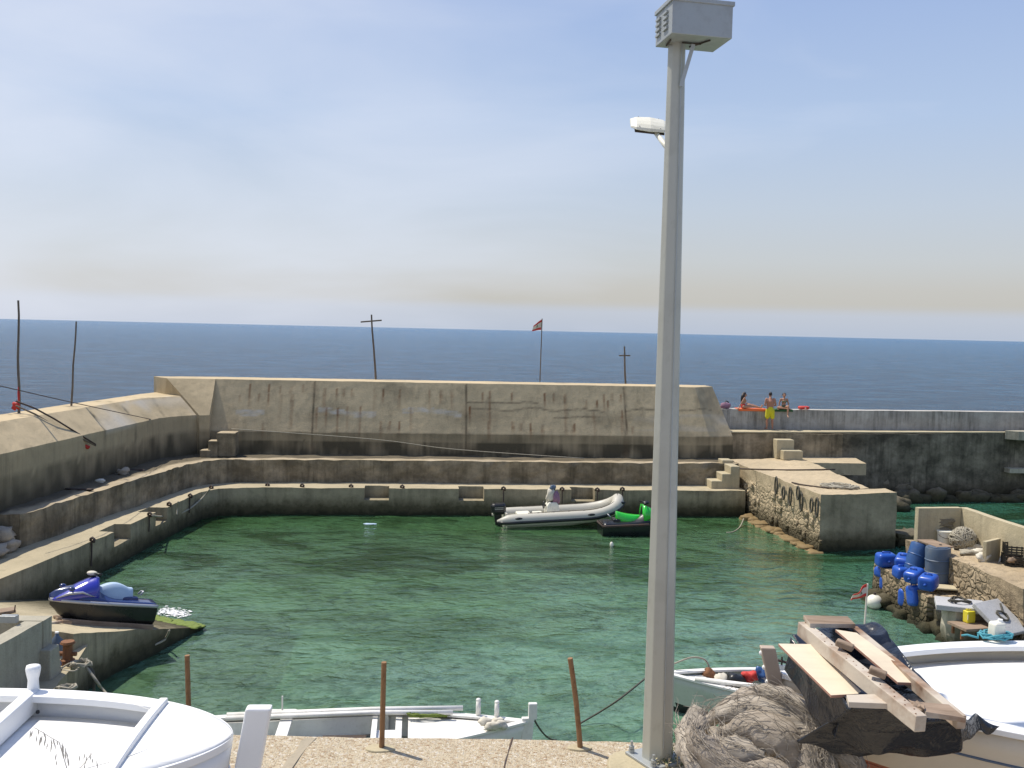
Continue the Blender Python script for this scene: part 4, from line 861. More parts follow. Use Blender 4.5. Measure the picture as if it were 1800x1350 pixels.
for sd in (1, -1):
    x0 = xf-1.2; mb = MB(); yg = 1.06; mb.loft([[V((x0+math.cos(a)*r1, yg*sd+math.sin(a)*r2, z)) for a in [2*math.pi*k/12 for k in range(12)]] for z, r1, r2 in ((1.08, .055, .05), (1.16, .05, .045), (1.22, .046, .042), (1.28, .06, .055), (1.32, .066, .06), (1.345, .058, .052), (1.352, .035, .03))]); mb.build('mooring_bitt', M['white'], B1, smooth=True)
mb = MB(); mb.loft([[V((L1+.03+ (z-.2)*.17+dx, dy, z)) for dx, dy in ((0, -.055), (.20, -.055), (.20, .055), (0, .055))] for z in (.15, .6, 1.0, 1.375)]); mb.build('stem_post', M['white'], B1, bevel=.018)
strip(B1, secs, 'rubbing_strake', M['white2'], 1.6, -1, .03, .045); strip(B1, secs, 'seam_line', M['dark'], 1.95, -1, .004, .012); strip(B1, secs, 'rubbing_strake', M['white2'], 1.6, 1, .03, .045)
mb = MB(); pts = []
for k in range(13): a = -1.0+2.0*k/12; pts.append(V((L1-.36-.45*a*a, a*.62, 1.155)))
mb.tube(pts, .004, 4); mb.build('deck_seam', M['white2'], B1)
for x, y in ((L1-.75, .1), (xf-1.1, .9)): mb = MB(); mb.ball((x, y, 1.155 if x > xf else .99), .018, 8, 6); mb.build('drain_plug', M['black'], B1)
mb = MB(); mb.bar(V((.6, 0, .06)), V((L1-.4, 0, .06)), .10, .14); mb.build('keel', M['white2'], B1)
for x in (1.2, 4.3):
    th = thing('wooden_chock', (B1.matrix_basis @ V((x, 0, 0))), 'timber chock under the hull of the left white boat', 'chock', 'chocks under the left boat', rz=hd); mb = MB(); mb.box((0, 0, .07), (.25, 1.3, .14)); mb.box((0, .6, .3), (.2, .12, .5)); mb.box((0, -.6, .3), (.2, .12, .5)); mb.build('timber', M['timber2'], th, bevel=.01)

# ---- big boat at right, hauled out, bow to the left
hd = R_(177.5); L2 = 6.6; bow = V((2.62, 8.85, 0)); org = V((bow.x-(L2+.1)*math.cos(hd), bow.y-(L2+.1)*math.sin(hd), zn))
B2 = thing('fishing_boat', org, 'large cream-hulled boat with white deck and red bottom on the near quay at right', 'boat', rz=hd)
half = hullfn(L2, 2.9, None, None, bowp=2.9, stern=.8); sh = lambda t: 1.18+.25*max(0, t-.5)**2; ke = lambda t: .14+.35*max(0, t-.75)*2
hu2, secs = boat_parts(B2, L2, half, sh, ke, (M['cream'], M['white']), gun=.17, gunh=.05, rake=.25, rows=10)
hu2.data.materials.append(M['redhull'])
for p in hu2.data.polygons:
    if p.center.z < .62+.12*(p.center.x/L2)**3: p.material_index = 1
deck_sheet(B2, secs, 'deck', M['wdeck'], -.10, 0, len(secs)-1, .05)
xs = L2-2.55; mb = MB(); mb.bar(V((xs-1.3, -1.15, 1.17)), V((xs-1.3, 1.15, 1.17)), .13, .16); mb.build('cross_beam', M['white'], B2, bevel=.012)
for sd in (1, -1): strip(B2, secs, 'blue_line', M['gblue'], 1.55 if sd == 1 else 1.55, sd, .006, .022); strip(B2, secs, 'red_line', M['redhull'], 4.3, sd, .006, .026)
mb = MB(); mb.loft([[V((L2+.0+(z-.2)*.24+dx, dy, z)) for dx, dy in ((0, -.045), (.13, -.045), (.13, .045), (0, .045))] for z in (.2, .6, 1.0, 1.52)]); sp_ = mb.build('stem_post', M['stem'], B2, bevel=.01)
for k in range(5): mb = MB(); mb.ball((L2+.13+(1.46-k*.13-.2)*.24, 0, 1.46-k*.13), .022, 8, 6); mb.build('stem_bolt', M['white'], sp_)
mb = MB(); mb.tube([V((xs-1.62, -1.02, 1.2)), V((xs-1.62, -1.02, 2.0))], .016, 8); mb.tube([V((xs-1.62, -1.02, 1.24)), V((xs-1.62, -1.02, 1.30))], .04, 8); mb.build('rail_stanchion', M['galv'], B2)
mb = MB(); mb.bar(V((.6, 0, .07)), V((L2-.5, 0, .07)), .12, .15); mb.build('keel', M['redhull'], B2)
# white canister and turquoise rope on its far gunwale
c = Y(1752, 1112, 10.15); th = thing('canister', c-V((0, 0, .06)), 'white plastic canister on the far gunwale of the big right boat, ringed by turquoise rope', 'canister'); c = th.location
mb = MB(); mb.box(c+V((0, 0, .09)), (.145, .13, .17), Matrix.Rotation(.3, 3, 'Z'), taper=.93); mb.build('canister_body', M['lamp'], th, True, bevel=.03, seg=3); mb = MB(); mb.tube([c+V((.03, 0, .17)), c+V((.03, 0, .2))], .025, 10); mb.build('cap', M['white'], th, True)
mb = MB(); pts = []
for i in range(70): a = i*.5; r = .13+.03*math.sin(i*1.3); pts.append(c+V((math.cos(a)*r*1.1-.02, math.sin(a)*r*.7-.02, .02+.05*random.random())))
pts += [c+V((-.2, -.03, .01)), c+V((-.3, .0, .03)), c+V((-.34, .04, .01))]; mb.tube(pts, .011, 6); tag(mb.build('rope_coil', M['turq'], smooth=True), 'turquoise rope coiled round the white canister on the right boat', 'rope coil')

# ---- boat moored under the quay edge
def small_boat(org, hd, L_, B_, label, hm, name='rowing_boat', roll=0, dark=True, shz=.62):
    b = thing(name, org, label, 'boat', rz=hd); half = hullfn(L_, B_, None, None, bowp=2.2, stern=.6); sh = lambda t: shz+.32*(t-.35)**2+.1*max(0, t-.7)**2; ke = lambda t: -.25+.5*max(0, t-.82)*2
    h_, secs = boat_parts(b, L_, half, sh, ke, (hm, M['white2']), gun=.13, gunh=.045, rake=.32)
    return b, h_, secs
hd = R_(5.5); L3 = 6.2; bow = Z(921, 1262, .85); org = V((bow.x-(L3+.2)*math.cos(hd), bow.y-(L3+.2)*math.sin(hd), 0))
B3, h3, secs = small_boat(org, hd, L3, 2.0, 'long white open boat moored just below the near quay edge', M['white2'])
n = len(secs); i0 = next(i for i, s_ in enumerate(secs) if s_[0].x > L3-2.0)
deck_sheet(B3, secs, 'foredeck', M['white2'], -.03, i0, n-1, .04, .02); deck_sheet(B3, secs, 'floor', M['greenhull'], -.38, 0, i0+1, .12)
for x, w in ((L3-2.1, .12), (L3-2.55, .10), (L3-4.2, .22)): mb = MB(); mb.bar(V((x, -.93, .60)), V((x, .93, .60)), w, .05); mb.build('thwart', M['white2'], B3, bevel=.006)
mb = MB(); mb.box((L3-2.33, -.1, .50), (.36, .9, .05)); mb.build('hatch', M['white'], B3, bevel=.01)
mb = MB(); mb.box((L3-3.1, .1, .38), (.8, .7, .03)); mb.build('engine_cover', M['dark'], B3)
for x, y in ((L3-.62, .40), (L3-.28, .28)): mb = MB(); mb.tube([V((x, y, .78)), V((x, y, 1.05))], [.05, .042], 10); mb.ball((x, y, 1.05), (.05, .05, .035), 10, 6); mb.build('mooring_bitt', M['white2'], B3, smooth=True)
mb = MB(); mb.loft([[V((L3+.16+dx, dy, z)) for dx, dy in ((0, -.05), (w, -.05), (w, .05), (0, .05))] for z, w in ((.1, .18), (.75, .22), (.86, .24))]); mb.box((L3+.36, 0, .98), (.16, .1, .30)); mb.build('stem_post', M['white2'], B3, bevel=.015)
mb = MB(); mb.tube([V((.9, .72, .70)), V((L3-2.6, .83, .73)), V((L3-.9, .60, .82))], .05, 8); mb.tube([V((.9, .60, .69)), V((L3-2.6, .70, .72)), V((L3-1.1, .42, .81))], .045, 8); mb.build('oar_pair', M['white2'], B3, smooth=True)
mb = MB()
for k in range(5): mb.rock((L3-.42+random.uniform(-.2, .2), -.25+random.uniform(-.15, .15), .86), (.12, .09, .08), k, .5, .2)
mb.build('rag_bundle', M['cloth'], B3, smooth=True)
mb = MB(); pts = []
for i in range(90): a = i*.7; pts.append(V((L3-1.55+math.cos(a)*(.32+.1*math.sin(i)), .50+math.sin(a)*.10, .72+.07*random.random())))
mb.tube(pts, .016, 5); mb.build('net_heap', M['moss'], B3)
mb = MB(); mb.tube([V((L3-4.3, .86, .68)), V((L3-4.3, .86, 1.0))], .016, 8); mb.build('thole_pin', M['white2'], B3); mb = MB(); mb.box((L3-4.3, .88, .70), (.8, .1, .07), taper=.6); mb.build('thole_block', M['white2'], B3, bevel=.01)
mb = MB(); mb.bar(V((.6, .60, .42)), V((L3-2.3, .78, .46)), .03, .34); mb.build('side_lining', M['white2'], B3)
rope('mooring_rope', [B3.matrix_basis @ V((L3+.4, 0, .8)), Z(978, 1301, 0.02)], .018, M['roped'], 'dark mooring line dropping right from the bow of the moored white boat', sag=.1)
rope('mooring_rope', [Z(1014, 1275, .02), Z(1060, 1248, .25), Y(1090, 1228, 19.9), Y(1135, 1192, 21.2)], .02, M['roped'], 'dark mooring line rising from the water to the green-hulled boat behind the mast')

# ---- green hulled boat moored at right, bow left
hd = R_(176); L4 = 5.3; bow = Z(1172, 1186, .78); org = V((bow.x-(L4+.2)*math.cos(hd), bow.y-(L4+.2)*math.sin(hd), 0))
B4, h4, secs = small_boat(org, hd, L4, 1.95, 'pale green hulled open boat moored right of the mast, gear in its bow', M['greenhull'], shz=.66)
n = len(secs); i0 = next(i for i, s_ in enumerate(secs) if s_[0].x > L4-1.1)
h4.data.materials.append(M['black'])
for p in h4.data.polygons:
    if p.center.z < .16: p.material_index = 1
deck_sheet(B4, secs, 'foredeck', M['white2'], -.06, i0, n-1, .04, .02); deck_sheet(B4, secs, 'floor', M['greenhull'], -.42, 0, i0+1, .12)
for x in (L4-1.15, L4-2.0, L4-3.6): mb = MB(); mb.bar(V((x, -.8, .56)), V((x, .8, .56)), .2, .05); mb.build('thwart', M['white2'], B4, bevel=.006)
mb = MB(); mb.box((L4-2.0, 0, .35), (.04, 1.45, .45)); mb.build('bulkhead', M['white2'], B4)
for k in range(6): mb = MB(); mb.box((L4-2.5-k*.22, -.66, .40), (.035, .07, .42)); mb.build('rib', M['white2'], B4)
mb = MB(); mb.tube([V((L4-.35, .35, .84)), V((L4-2.2, .66, .80)), V((.8, .66, .78))], .05, 8); mb.tube([V((L4-1.9, .48, .79)), V((.6, .54, .77))], .045, 8); mb.build('oar_pair', M['white2'], B4, smooth=True)
mb = MB(); mb.box((L4-2.35, -.80, .78), (.62, .10, .12), taper=.55); mb.build('oarlock_block', M['white2'], B4, bevel=.01); mb = MB(); mb.tube([V((L4-2.35, -.80, .8)), V((L4-2.35, -.80, 1.02))], .02, 8); mb.tube([V((L4-2.45, -.80, .9)), V((L4-2.25, -.80, .94))], .03, 6); mb.build('oarlock', M['dark'], B4)
def inboat(B_, p): return B_.matrix_basis @ V(p)
for (p, r, mt_, nm, lb, ct) in (((L4-.95, -.1, .70), (.17, .15, .13), M['cloth'], 'bag', 'white sack in the bow of the green-hulled boat', 'sack'), ((L4-1.25, .0, .72), (.19, .17, .15), M['black'], 'bag', 'black bag beside the white sack in the green-hulled boat', 'bag'), ((L4-1.55, -.15, .75), (.18, .16, .15), M['red'], 'bag', 'bright red bag in the middle of the gear of the green-hulled boat', 'bag'), ((L4-1.85, -.3, .76), (.14, .15, .17), M['blue2'], 'bag', 'dark blue bag right of the red bag in the green-hulled boat', 'bag'), ((L4-.72, -.3, .72), (.12, .16, .12), M['rust'], 'net_bundle', 'brown net bundle at the bow of the green-hulled boat', 'net')):
    mb = MB(); mb.rock(inboat(B4, p), r, r[0]*40, .6, .1); tag(mb.build(nm, mt_, smooth=True), lb, ct)
p = inboat(B4, (L4-2.0, .12, .60)); th = thing('fender', p, 'orange cylindrical fender standing in the green-hulled boat', 'fender'); mb = MB(); mb.tube([p, p+V((0, 0, .05)), p+V((.02, 0, .30)), p+V((.02, 0, .36))], [.05, .09, .09, .045], 12); mb.build('fender_body', M['orange'], th, True, smooth=True); mb = MB(); mb.tube([p+V((.02, 0, .36)), p+V((.02, 0, .42))], .02, 8); mb.build('fender_eye', M['dark'], th, True)
rope('mooring_rope', [inboat(B4, (L4-.75, -.35, .8)), inboat(B4, (L4-.65, -.4, 1.0)), inboat(B4, (L4-.35, -.3, 1.08)), inboat(B4, (L4+.05, -.2, .95))], .02, M['rope'], 'tan rope arching over the bow of the green-hulled boat')

# ---- rigid inflatable boat
hd = R_(9); st_ = Z(884, 931, 0); RB = thing('inflatable_boat', st_+V((.1, 1.0, -.02)), 'pale grey inflatable boat with black rubbing strip and outboard engine moored by the far ledge', 'boat', rot=(0, R_(-2.5), hd))
def tubeline(sd, t):
    L_ = 4.7
    if t < .68: x = -.45+(L_*.70+.45)*t/.68; y = .78*sd; z = .33+.02*t
    else:
        a = (t-.68)/.32; x = L_*.70+1.45*math.sin(a*math.pi/2); y = .78*sd*math.cos(a*math.pi/2)**.9; z = .345+.50*a**1.6
    return V((x, y, z))
pts = [tubeline(-1, i/26) for i in range(27)]+[tubeline(1, i/26) for i in range(25, -1, -1)]
rad = []
for i in range(len(pts)):
    k = min(i, len(pts)-1-i)/26; rad.append(.06 if k == 0 else .15 if k < .05 else .235 if k < .09 else .255)
mb = MB(); mb.tube(pts, rad, 16); mb.build('inflatable_tube', M['rub'], RB, smooth=True)
out_ = []
for i, p in enumerate(pts):
    t = (pts[min(i+1, len(pts)-1)]-pts[max(i-1, 0)]).normalized(); o_ = t.cross(V((0, 0, 1))).normalized(); out_.append(p+o_*(rad[i]*.97)+V((0, 0, -.05)))
mb = MB(); mb.tube(out_, .04, 8, flat=1.6); mb.build('rubbing_strip', M['black'], RB, smooth=True)
for k in (4, 18, 24):
    for src in ((pts[k], out_[k]), (pts[-1-k], out_[-1-k])):
        c, o2 = src; d = (o2-c); d.z = 0; d.normalize(); mb = MB(); mb.ball(c+d*.225+V((0, 0, .11)), (.16, .04, .05), 12, 6); mb.build('tube_patch', M['black'], RB, smooth=True)
for k in range(8, 25, 3): mb = MB(); mb.ball(pts[k]+V((0, .03, .25)), (.05, .03, .025), 8, 6); mb.build('rope_cleat', M['dark'], RB)
mb = MB(); mb.tube([pts[k]+V((0, .03, .27)) for k in range(6, 27)], .012, 5); mb.tube([pts[-1-k]+V((0, -.03, .27)) for k in range(6, 27)], .012, 5); mb.build('grab_line', M['dark'], RB)
mb = MB(); secs = []
for i in range(15):
    t = i/14; x = lerp(-.05, 4.35, t); w = .72*(1-max(0, t-.62)**2*5.5); w = max(.03, w); zk = -.18+.62*max(0, t-.6)**1.5*2.3; secs.append([V((x, -w, .28+.15*max(0, t-.6))), V((x, -w*.8, zk+.18)), V((x, 0, zk)), V((x, w*.8, zk+.18)), V((x, w, .28+.15*max(0, t-.6)))])
mb.loft(secs); mb.build('hull', M['lamp'], RB, bevel=.01)
mb = MB(); mb.box((-.02, 0, .38), (.08, 1.15, .42)); mb.build('transom', M['rub'], RB, bevel=.01)
og = MB(); og.loft([[V((-.28+x*l, y*w, z)) for x, y in ((-.5, -.6), (-.35, -1), (.35, -1), (.5, -.5), (.5, .5), (.35, 1), (-.35, 1), (-.5, .6))] for z, l, w in ((.48, .42, .16), (.60, .60, .22), (.85, .62, .23), (.93, .52, .18))]); eng = og.build('outboard_engine', M['black'], RB, bevel=.02)
mb = MB(); mb.loft([[V((-.32+x*l, y*w, z)) for x, y in ((-.5, -1), (.5, -1), (.5, 1), (-.5, 1))] for z, l, w in ((-.5, .22, .03), (.0, .2, .06), (.5, .3, .10))]); mb.build('engine_leg', M['black'], eng)
for z in (.72, .78): mb = MB(); mb.box((-.28, -.232, z), (.36, .012, .02)); mb.build('engine_stripe', M['galv'], eng)
mb = MB(); mb.loft([[V((1.95+x*l, y*w, z)) for x, y in ((-.5, -1), (.5, -1), (.5, 1), (-.5, 1))] for z, l, w in ((.1, .6, .3), (.75, .5, .28), (.9, .3, .26))]); cn = mb.build('steering_console', M['lamp'], RB, bevel=.03)
mb = MB(); mb.tube([V((1.60, math.cos(a)*.17, .78+math.sin(a)*.15)) for a in [2*math.pi*k/14 for k in range(15)]], .025, 8, cap=False); mb.tube([V((1.6, 0, .78)), V((1.78, 0, .72))], .04, 8); mb.build('steering_wheel', M['black'], cn, smooth=True)
mb = MB(); mb.box((.75, 0, .42), (.55, .75, .16)); mb.box((1.35, 0, .42), (.4, .6, .12)); mb.build('seat', M['lamp'], RB, bevel=.04)
mb = MB(); mb.box((2.1, 0, .20), (3.4, 1.15, .04)); mb.build('floor', M['rub'], RB)
q = RB.matrix_basis
th = thing('lifejacket', q @ V((1.92, -.05, .55)), 'white and mauve jackets with a dark cap hung over the inflatable boat console', 'clothes'); p = th.location
def drape(c, r, sd, mat, nm):
    mb = MB(); mb.rock(c, r, sd, .5, .2); return mb.build(nm, mat, th, True, smooth=True)
drape(p+V((-.03, 0, .58)), (.19, .2, .30), 3, M['cloth'], 'white_jacket'); drape(p+V((.16, -.05, .50)), (.17, .17, .26), 6, M['purple'], 'mauve_jacket'); drape(p+V((.04, -.03, .95)), (.13, .12, .11), 2, M['gblue'], 'cap'); drape(p+V((.03, -.1, .2)), (.12, .1, .25), 8, M['dark'], 'dark_trousers')

# ---- jet skis, nose along +x, length 3
def jetski(root, blue):
    c = dict(h=M['jhull'], d=M['jblue2'] if blue else M['jhull'], c=M['jblue'] if blue else M['jgreen'], s=M['jsilver'] if blue else M['dark'])
    def w(t): return .56*(1-max(0, (t-.45)/.55)**2.4)**.9 if t < 1 else .03
    secs = []
    for i in range(21):
        t = i/20; x = -1.45+2.95*t; ww = max(.03, w(t)); zs = .42+.10*t; zk = -.14+.54*max(0, (t-.55)/.45)**2.0; secs.append([V((x-(.05 if t > .9 else 0), y*ww, zk+(zs-zk)*z)) for y, z in ((-1, 1), (-.98, .75), (-.80, .35), (-.35, .08), (0, 0), (.35, .08), (.80, .35), (.98, .75), (1, 1))])
    mb = MB(); mb.loft(secs); mb.build('hull', c['h'], root, smooth=True).modifiers.new('e', 'EDGE_SPLIT')
    mb = MB()
    for j in (0, -1): mb.tube([s_[j]+V((0, -.01 if j == 0 else .01, 0)) for s_ in secs], .044, 8)
    mb.bar(secs[0][0], secs[0][-1], .05, .05); mb.build('bumper_rail', M['jsilver'] if blue else M['dark'], root, smooth=True)
    # deck with rising sides
    secs2 = []
    for i in range(21):
        t = i/20; x = -1.42+2.9*t; ww = max(.03, w(t))-.01; zs = .43+.10*t
        hump = .05+(.10*math.exp(-((t-.18)/.14)**2)*0)+(.26*math.exp(-((t-.66)/.15)**2) if t < .66 else .26*max(0, 1-((t-.66)/.34)**2)**.8); gw = .45 if t < .5 else .62
        secs2.append([V((x, -ww, zs)), V((x, -ww*.93, zs+.05+hump*.18)), V((x, -ww*.72, zs+.06+hump*.28)), V((x, -ww*.5, zs+.05+hump*.85)), V((x, -ww*.22, zs+.07+hump)), V((x, ww*.22, zs+.07+hump)), V((x, ww*.5, zs+.05+hump*.85)), V((x, ww*.72, zs+.06+hump*.28)), V((x, ww*.93, zs+.05+hump*.18)), V((x, ww, zs))])
    mb = MB(); mb.loft(secs2); mb.build('deck', c['d'], root, smooth=True)
    # bonnet
    secs3 = []
    for i in range(15):
        t = i/14; x = .22+1.18*t; ww = .44*(1-.55*t**2.2); z0 = .50; zt = 1.10-.54*t**1.25; 
        secs3.append([V((x, -ww*1.05, z0)), V((x+.02, -ww, lerp(z0, zt, .6))), V((x+.02, -ww*.62, zt-.03)), V((x+.02, 0, zt)), V((x+.02, ww*.62, zt-.03)), V((x+.02, ww, lerp(z0, zt, .6))), V((x, ww*1.05, z0))])
    mb = MB(); mb.loft(secs3); mb.build('bonnet', c['c'], root, smooth=True)
    for sd in (-1, 1):
        mb = MB(); mb.tube([V((.35, sd*.44, .62)), V((.7, sd*.45, .72)), V((1.05, sd*.38, .68)), V((1.34, sd*.22, .56))], [.02, .045, .06, .02], 8, flat=.6); mb.build('bonnet_trim', M['jsilver'] if blue else M['dark'], root, smooth=True)
        p = V((1.02, sd*.48, .80)); mb = MB(); mb.ball(p, (.10, .07, .055), 10, 8); mb.tube([p, V((.92, sd*.26, .72))], .02, 6)
        mb.build('mirror', M['jblue2'] if blue else M['black'], root, smooth=True)
    mb = MB(); mb.tube([V((.28, 0, .60)), V((.30, 0, .98)), V((.34, 0, 1.12))], [.16, .11, .08], 10); mb.build('steering_column', M['black'], root, smooth=True)
    mb = MB(); mb.ball((.38, 0, 1.15), (.15, .17, .06), 12, 8); mb.build('handlebar_pad', M['cloth'] if blue else M['black'], root, smooth=True)
    mb = MB(); mb.tube([V((.22, -.42, 1.15)), V((.33, -.22, 1.15)), V((.37, 0, 1.15)), V((.33, .22, 1.15)), V((.22, .42, 1.15))], [.026, .022, .022, .022, .026], 8); mb.build('handlebar', M['black'], root, smooth=True)
    # saddle
    secs4 = []
    for i in range(15):
        t = i/14; x = -.82+1.0*t; ww = .19*(.8+.35*math.sin(t*3.1)) if blue else .23*(.7+.5*math.sin(t*3.0)); zt = (.83+.12*math.sin(min(1, (1-t)*1.15)*3.1)*1 if blue else .72+.13*(1-t)**2+.02)
        secs4.append([V((x, -ww*1.25, .50)), V((x, -ww*1.1, zt-.12)), V((x, -ww*.75, zt-.02)), V((x, 0, zt)), V((x, ww*.75, zt-.02)), V((x, ww*1.1, zt-.12)), V((x, ww*1.25, .50))])
    mb = MB(); mb.loft(secs4); mb.build('saddle', M['jcover'] if blue else M['jgreen'], root, smooth=True, bevel=.02)
    mb = MB(); mb.box((-.40, 0, .55), (1.15, .50, .14)); mb.build('saddle_base', c['d'], root, bevel=.04)
    mb = MB(); mb.box((-1.22, 0, .475), (.42, .86, .05)); mb.build('rear_platform', M['dark'] if not blue else M['jblue2'], root, bevel=.02)
    mb = MB(); mb.tube([V((-1.05, -.12, .66)), V((-1.14, -.1, .74)), V((-1.14, .1, .74)), V((-1.05, .12, .66))], .022, 6); mb.build('grab_handle', M['jsilver'], root, smooth=True)
a = math.atan2(-.60, -.80); p = Z(181, 1098, 0); 
cx, cy = -9.6, 23.35; zr = rz_(cx, cy)
nrm = V((.107, .238, 1)).normalized(); fx = V((math.cos(a), math.sin(a), 0)); fx = (fx-nrm*fx.dot(nrm)).normalized(); fy = nrm.cross(fx); rm = Matrix((fx, fy, nrm)).transposed() @ Matrix.Rotation(R_(4), 3, 'Y')
JB = thing('jet_ski', (cx, cy, zr+.07), 'blue and black jet ski with a pale blue seat cover, hauled up on the slipway', 'jet ski', rot=rm.to_euler()); JB.scale = (.80, .88, .97); jetski(JB, True)
pc = [JB.matrix_basis @ V((.9, s, -.08)) for s in (-.2, .2)]
rm0 = Matrix((fx, fy, nrm)).transposed(); th = thing('wooden_skid', (cx, cy, zr), 'grey timber skid under the blue jet ski', 'skid', rot=rm0.to_euler()); mb = MB(); mb.box((-.1, .30, .05), (2.1, .14, .12)); mb.box((-.1, -.30, .05), (2.1, .14, .12)); mb.box((.85, 0, .04), (.2, 1.0, .1)); mb.build('skid_timber', M['timber2'], th, bevel=.01)
g0 = Z(1048, 938, .0); JG = thing('jet_ski', (g0.x+1.58, g0.y+.15, -.10), 'bright green and black jet ski afloat beside the inflatable boat, half behind the mast', 'jet ski', rz=R_(7)); JG.scale = (1, 1, 1.18); jetski(JG, False)
# floating bits
p = Z(1075, 960, 0); th = thing('float', p, 'small white float bobbing below the green jet ski', 'float'); mb = MB(); mb.ball(p+V((0, 0, .05)), (.07, .07, .12), 10, 8); mb.build('float_body', M['lamp'], th, True, smooth=True); mb = MB(); mb.tube([p+V((0, 0, .15)), p+V((0, 0, .2))], .015, 6); mb.build('float_eye', M['dark'], th, True)
p = Z(650, 921, 0); mb = MB(); mb.rock(p+V((0, 0, .0)), (.26, .16, .02), 3, .5, .3); tag(mb.build('floating_sheet', M['jcover'], smooth=True), 'pale blue plastic scrap floating near the far ledge', 'plastic scrap')

# ================================================================ BOARDS, FRAME AND TARPAULIN OVER THE RIGHT BOAT
def frame_pt(px, py, z): return Z(px, py, z)
def board(name, corners, th, mat, label, cat, emat=None, parent=None):
    """flat board through four top corners, with thickness straight down"""
    c = [V(p) for p in corners]; mb = MB(); lo = [p-V((0, 0, th)) for p in c]; mb.v = lo+c
    mb.f = [(3, 2, 1, 0), (4, 5, 6, 7), (0, 1, 5, 4), (1, 2, 6, 5), (2, 3, 7, 6), (3, 0, 4, 7)]; mb.mi = [0, 0, 1, 1, 1, 1]
    o = mb.build(name, [mat, emat or mat], parent, parent is not None, bevel=.003)
    if label: tag(o, label, cat)
    return o
zf0, zf1 = 5.56, 5.40
board('plywood_board', [Z(1368, 1131, zf0-.02), Z(1430, 1132, zf0-.02), Z(1518, 1219, zf1-.02), Z(1461, 1222, zf1-.02)], .022, M['ply'], 'cream board on the left of the timber frame over the right boat', 'board', M['plye'])
board('plywood_board', [Z(1468, 1106, zf0+.07), Z(1506, 1112, zf0+.07), Z(1628, 1201, zf1+.06), Z(1578, 1199, zf1+.06)], .022, M['ply'], 'cream board wedged inside the timber frame, under its right rail', 'board', M['plye'])
fr_ = thing('timber_frame', Z(1500, 1170, 5.40), 'old ladder-like timber frame with flaking paint lying on the black tarpaulin', 'timber frame')
def rail(px0, py0, px1, py1, z0, z1, w, h, name, mat=M['timber']):
    mb = MB(); a, b = Z(px0, py0, z0), Z(px1, py1, z1); n = 14
    secs = []; x = (b-a).normalized(); y = V((0, 0, 1)).cross(x).normalized(); z = x.cross(y)
    for i in range(n+1):
        p = lerp(a, b, i/n); secs.append([p+y*(sy*w/2*(1+.12*noise.noise(p*5+V((sy, 0, 0)))))+z*(sz*h/2*(1+.1*noise.noise(p*6)))-z*h/2 for sy, sz in ((-1, -1), (1, -1), (1, 1), (-1, 1))])
    mb.loft(secs); return mb.build(name, mat, fr_, True, bevel=.006)
r1 = rail(1411, 1092, 1620, 1258, 5.66, 5.50, .085, .12, 'side_rail'); rail(1500, 1100, 1692, 1258, 5.60, 5.44, .07, .10, 'side_rail')
nm = random.Random(5)
for k in range(26):
    t = (k+.5)/26; p = lerp(Z(1411, 1092, 5.66), Z(1620, 1258, 5.50), t); d = (Z(1620, 1258, 5.5)-Z(1411, 1092, 5.66)).normalized(); yv = V((0, 0, 1)).cross(d).normalized(); mb = MB(); mb.ball(p+yv*nm.uniform(-.03, .03)+V((0, 0, .001)), (.006, .006, .003), 6, 4); mb.build('nail_hole', M['rust'], r1, True) if k % 1 == 0 else None
board('cross_board', [Z(1412, 1081, 5.70), Z(1490, 1083, 5.68), Z(1504, 1097, 5.66), Z(1424, 1096, 5.68)], .035, M['timber2'], None, None, M['timber'], fr_)
board('cross_board', [Z(1488, 1221, 5.47), Z(1572, 1219, 5.47), Z(1592, 1238, 5.46), Z(1492, 1234, 5.46)], .04, M['timber'], None, None, M['timber'], fr_)
board('cross_board', [Z(1602, 1232, 5.50), Z(1668, 1238, 5.49), Z(1698, 1262, 5.47), Z(1628, 1251, 5.50)], .035, M['timber2'], None, None, M['timber'], fr_)
for (x, y, z) in ((1470, 1128, 5.66), (1528, 1176, 5.62)): mb = MB(); a = Z(x, y, z); b = Z(x+30, y+12, z-.03); mb.bar(a, b, .07, .05); mb.build('splintered_spacer', M['timber2'], fr_, True, bevel=.01)
mb = MB(); p = Z(1612, 1243, 5.49); mb.rock(p, (.045, .09, .03), 3, .8, .5); mb.build('rotten_end', M['timber2'], fr_, True)
# tarpaulin: four draped sheets as one cloth (top, left fall, front fall, far wing)
def cloth_patch(P, nu, nv, seed, amp=.03, sc=4):
    """P: grid rows of control points -> smooth bilinear mesh with folds"""
    rows = len(P); cols = len(P[0]); g = []
    for j in range(nv+1):
        v = j/nv*(rows-1); j0 = min(int(v), rows-2); fv = v-j0
        for i in range(nu+1):
            u = i/nu*(cols-1); i0 = min(int(u), cols-2); fu = u-i0
            p = lerp(lerp(P[j0][i0], P[j0][i0+1], fu), lerp(P[j0+1][i0], P[j0+1][i0+1], fu), fv)
            q = V((p.x*sc, p.y*sc, p.z*sc*.4)); n1 = noise.noise(q*.6+V((seed, 0, 0))); n2 = .35+.35*math.sin(q.x*2.6+q.y*1.1+3*noise.noise(q*.5+V((seed, 3, 0))))+.3*noise.noise(q*1.1); e = 1 if 0 < i < nu and 0 < j < nv else .4
            g.append(p+V((n1*.6, n1*.5-n2*.5, .5*n1-n2*.9))*amp*e)
    return g, [(j*(nu+1)+i, j*(nu+1)+i+1, (j+1)*(nu+1)+i+1, (j+1)*(nu+1)+i) for j in range(nv) for i in range(nu)]
zt0, zt1 = 5.50, 5.36
T0 = Z(1392, 1118, zt0); T1 = Z(1470, 1098, zt0+.02); T2 = Z(1545, 1098, zt0+.04); A0 = Z(1500, 1240, zt1); A1 = Z(1590, 1252, zt1); A2 = Z(1690, 1262, zt1)
mb = MB()
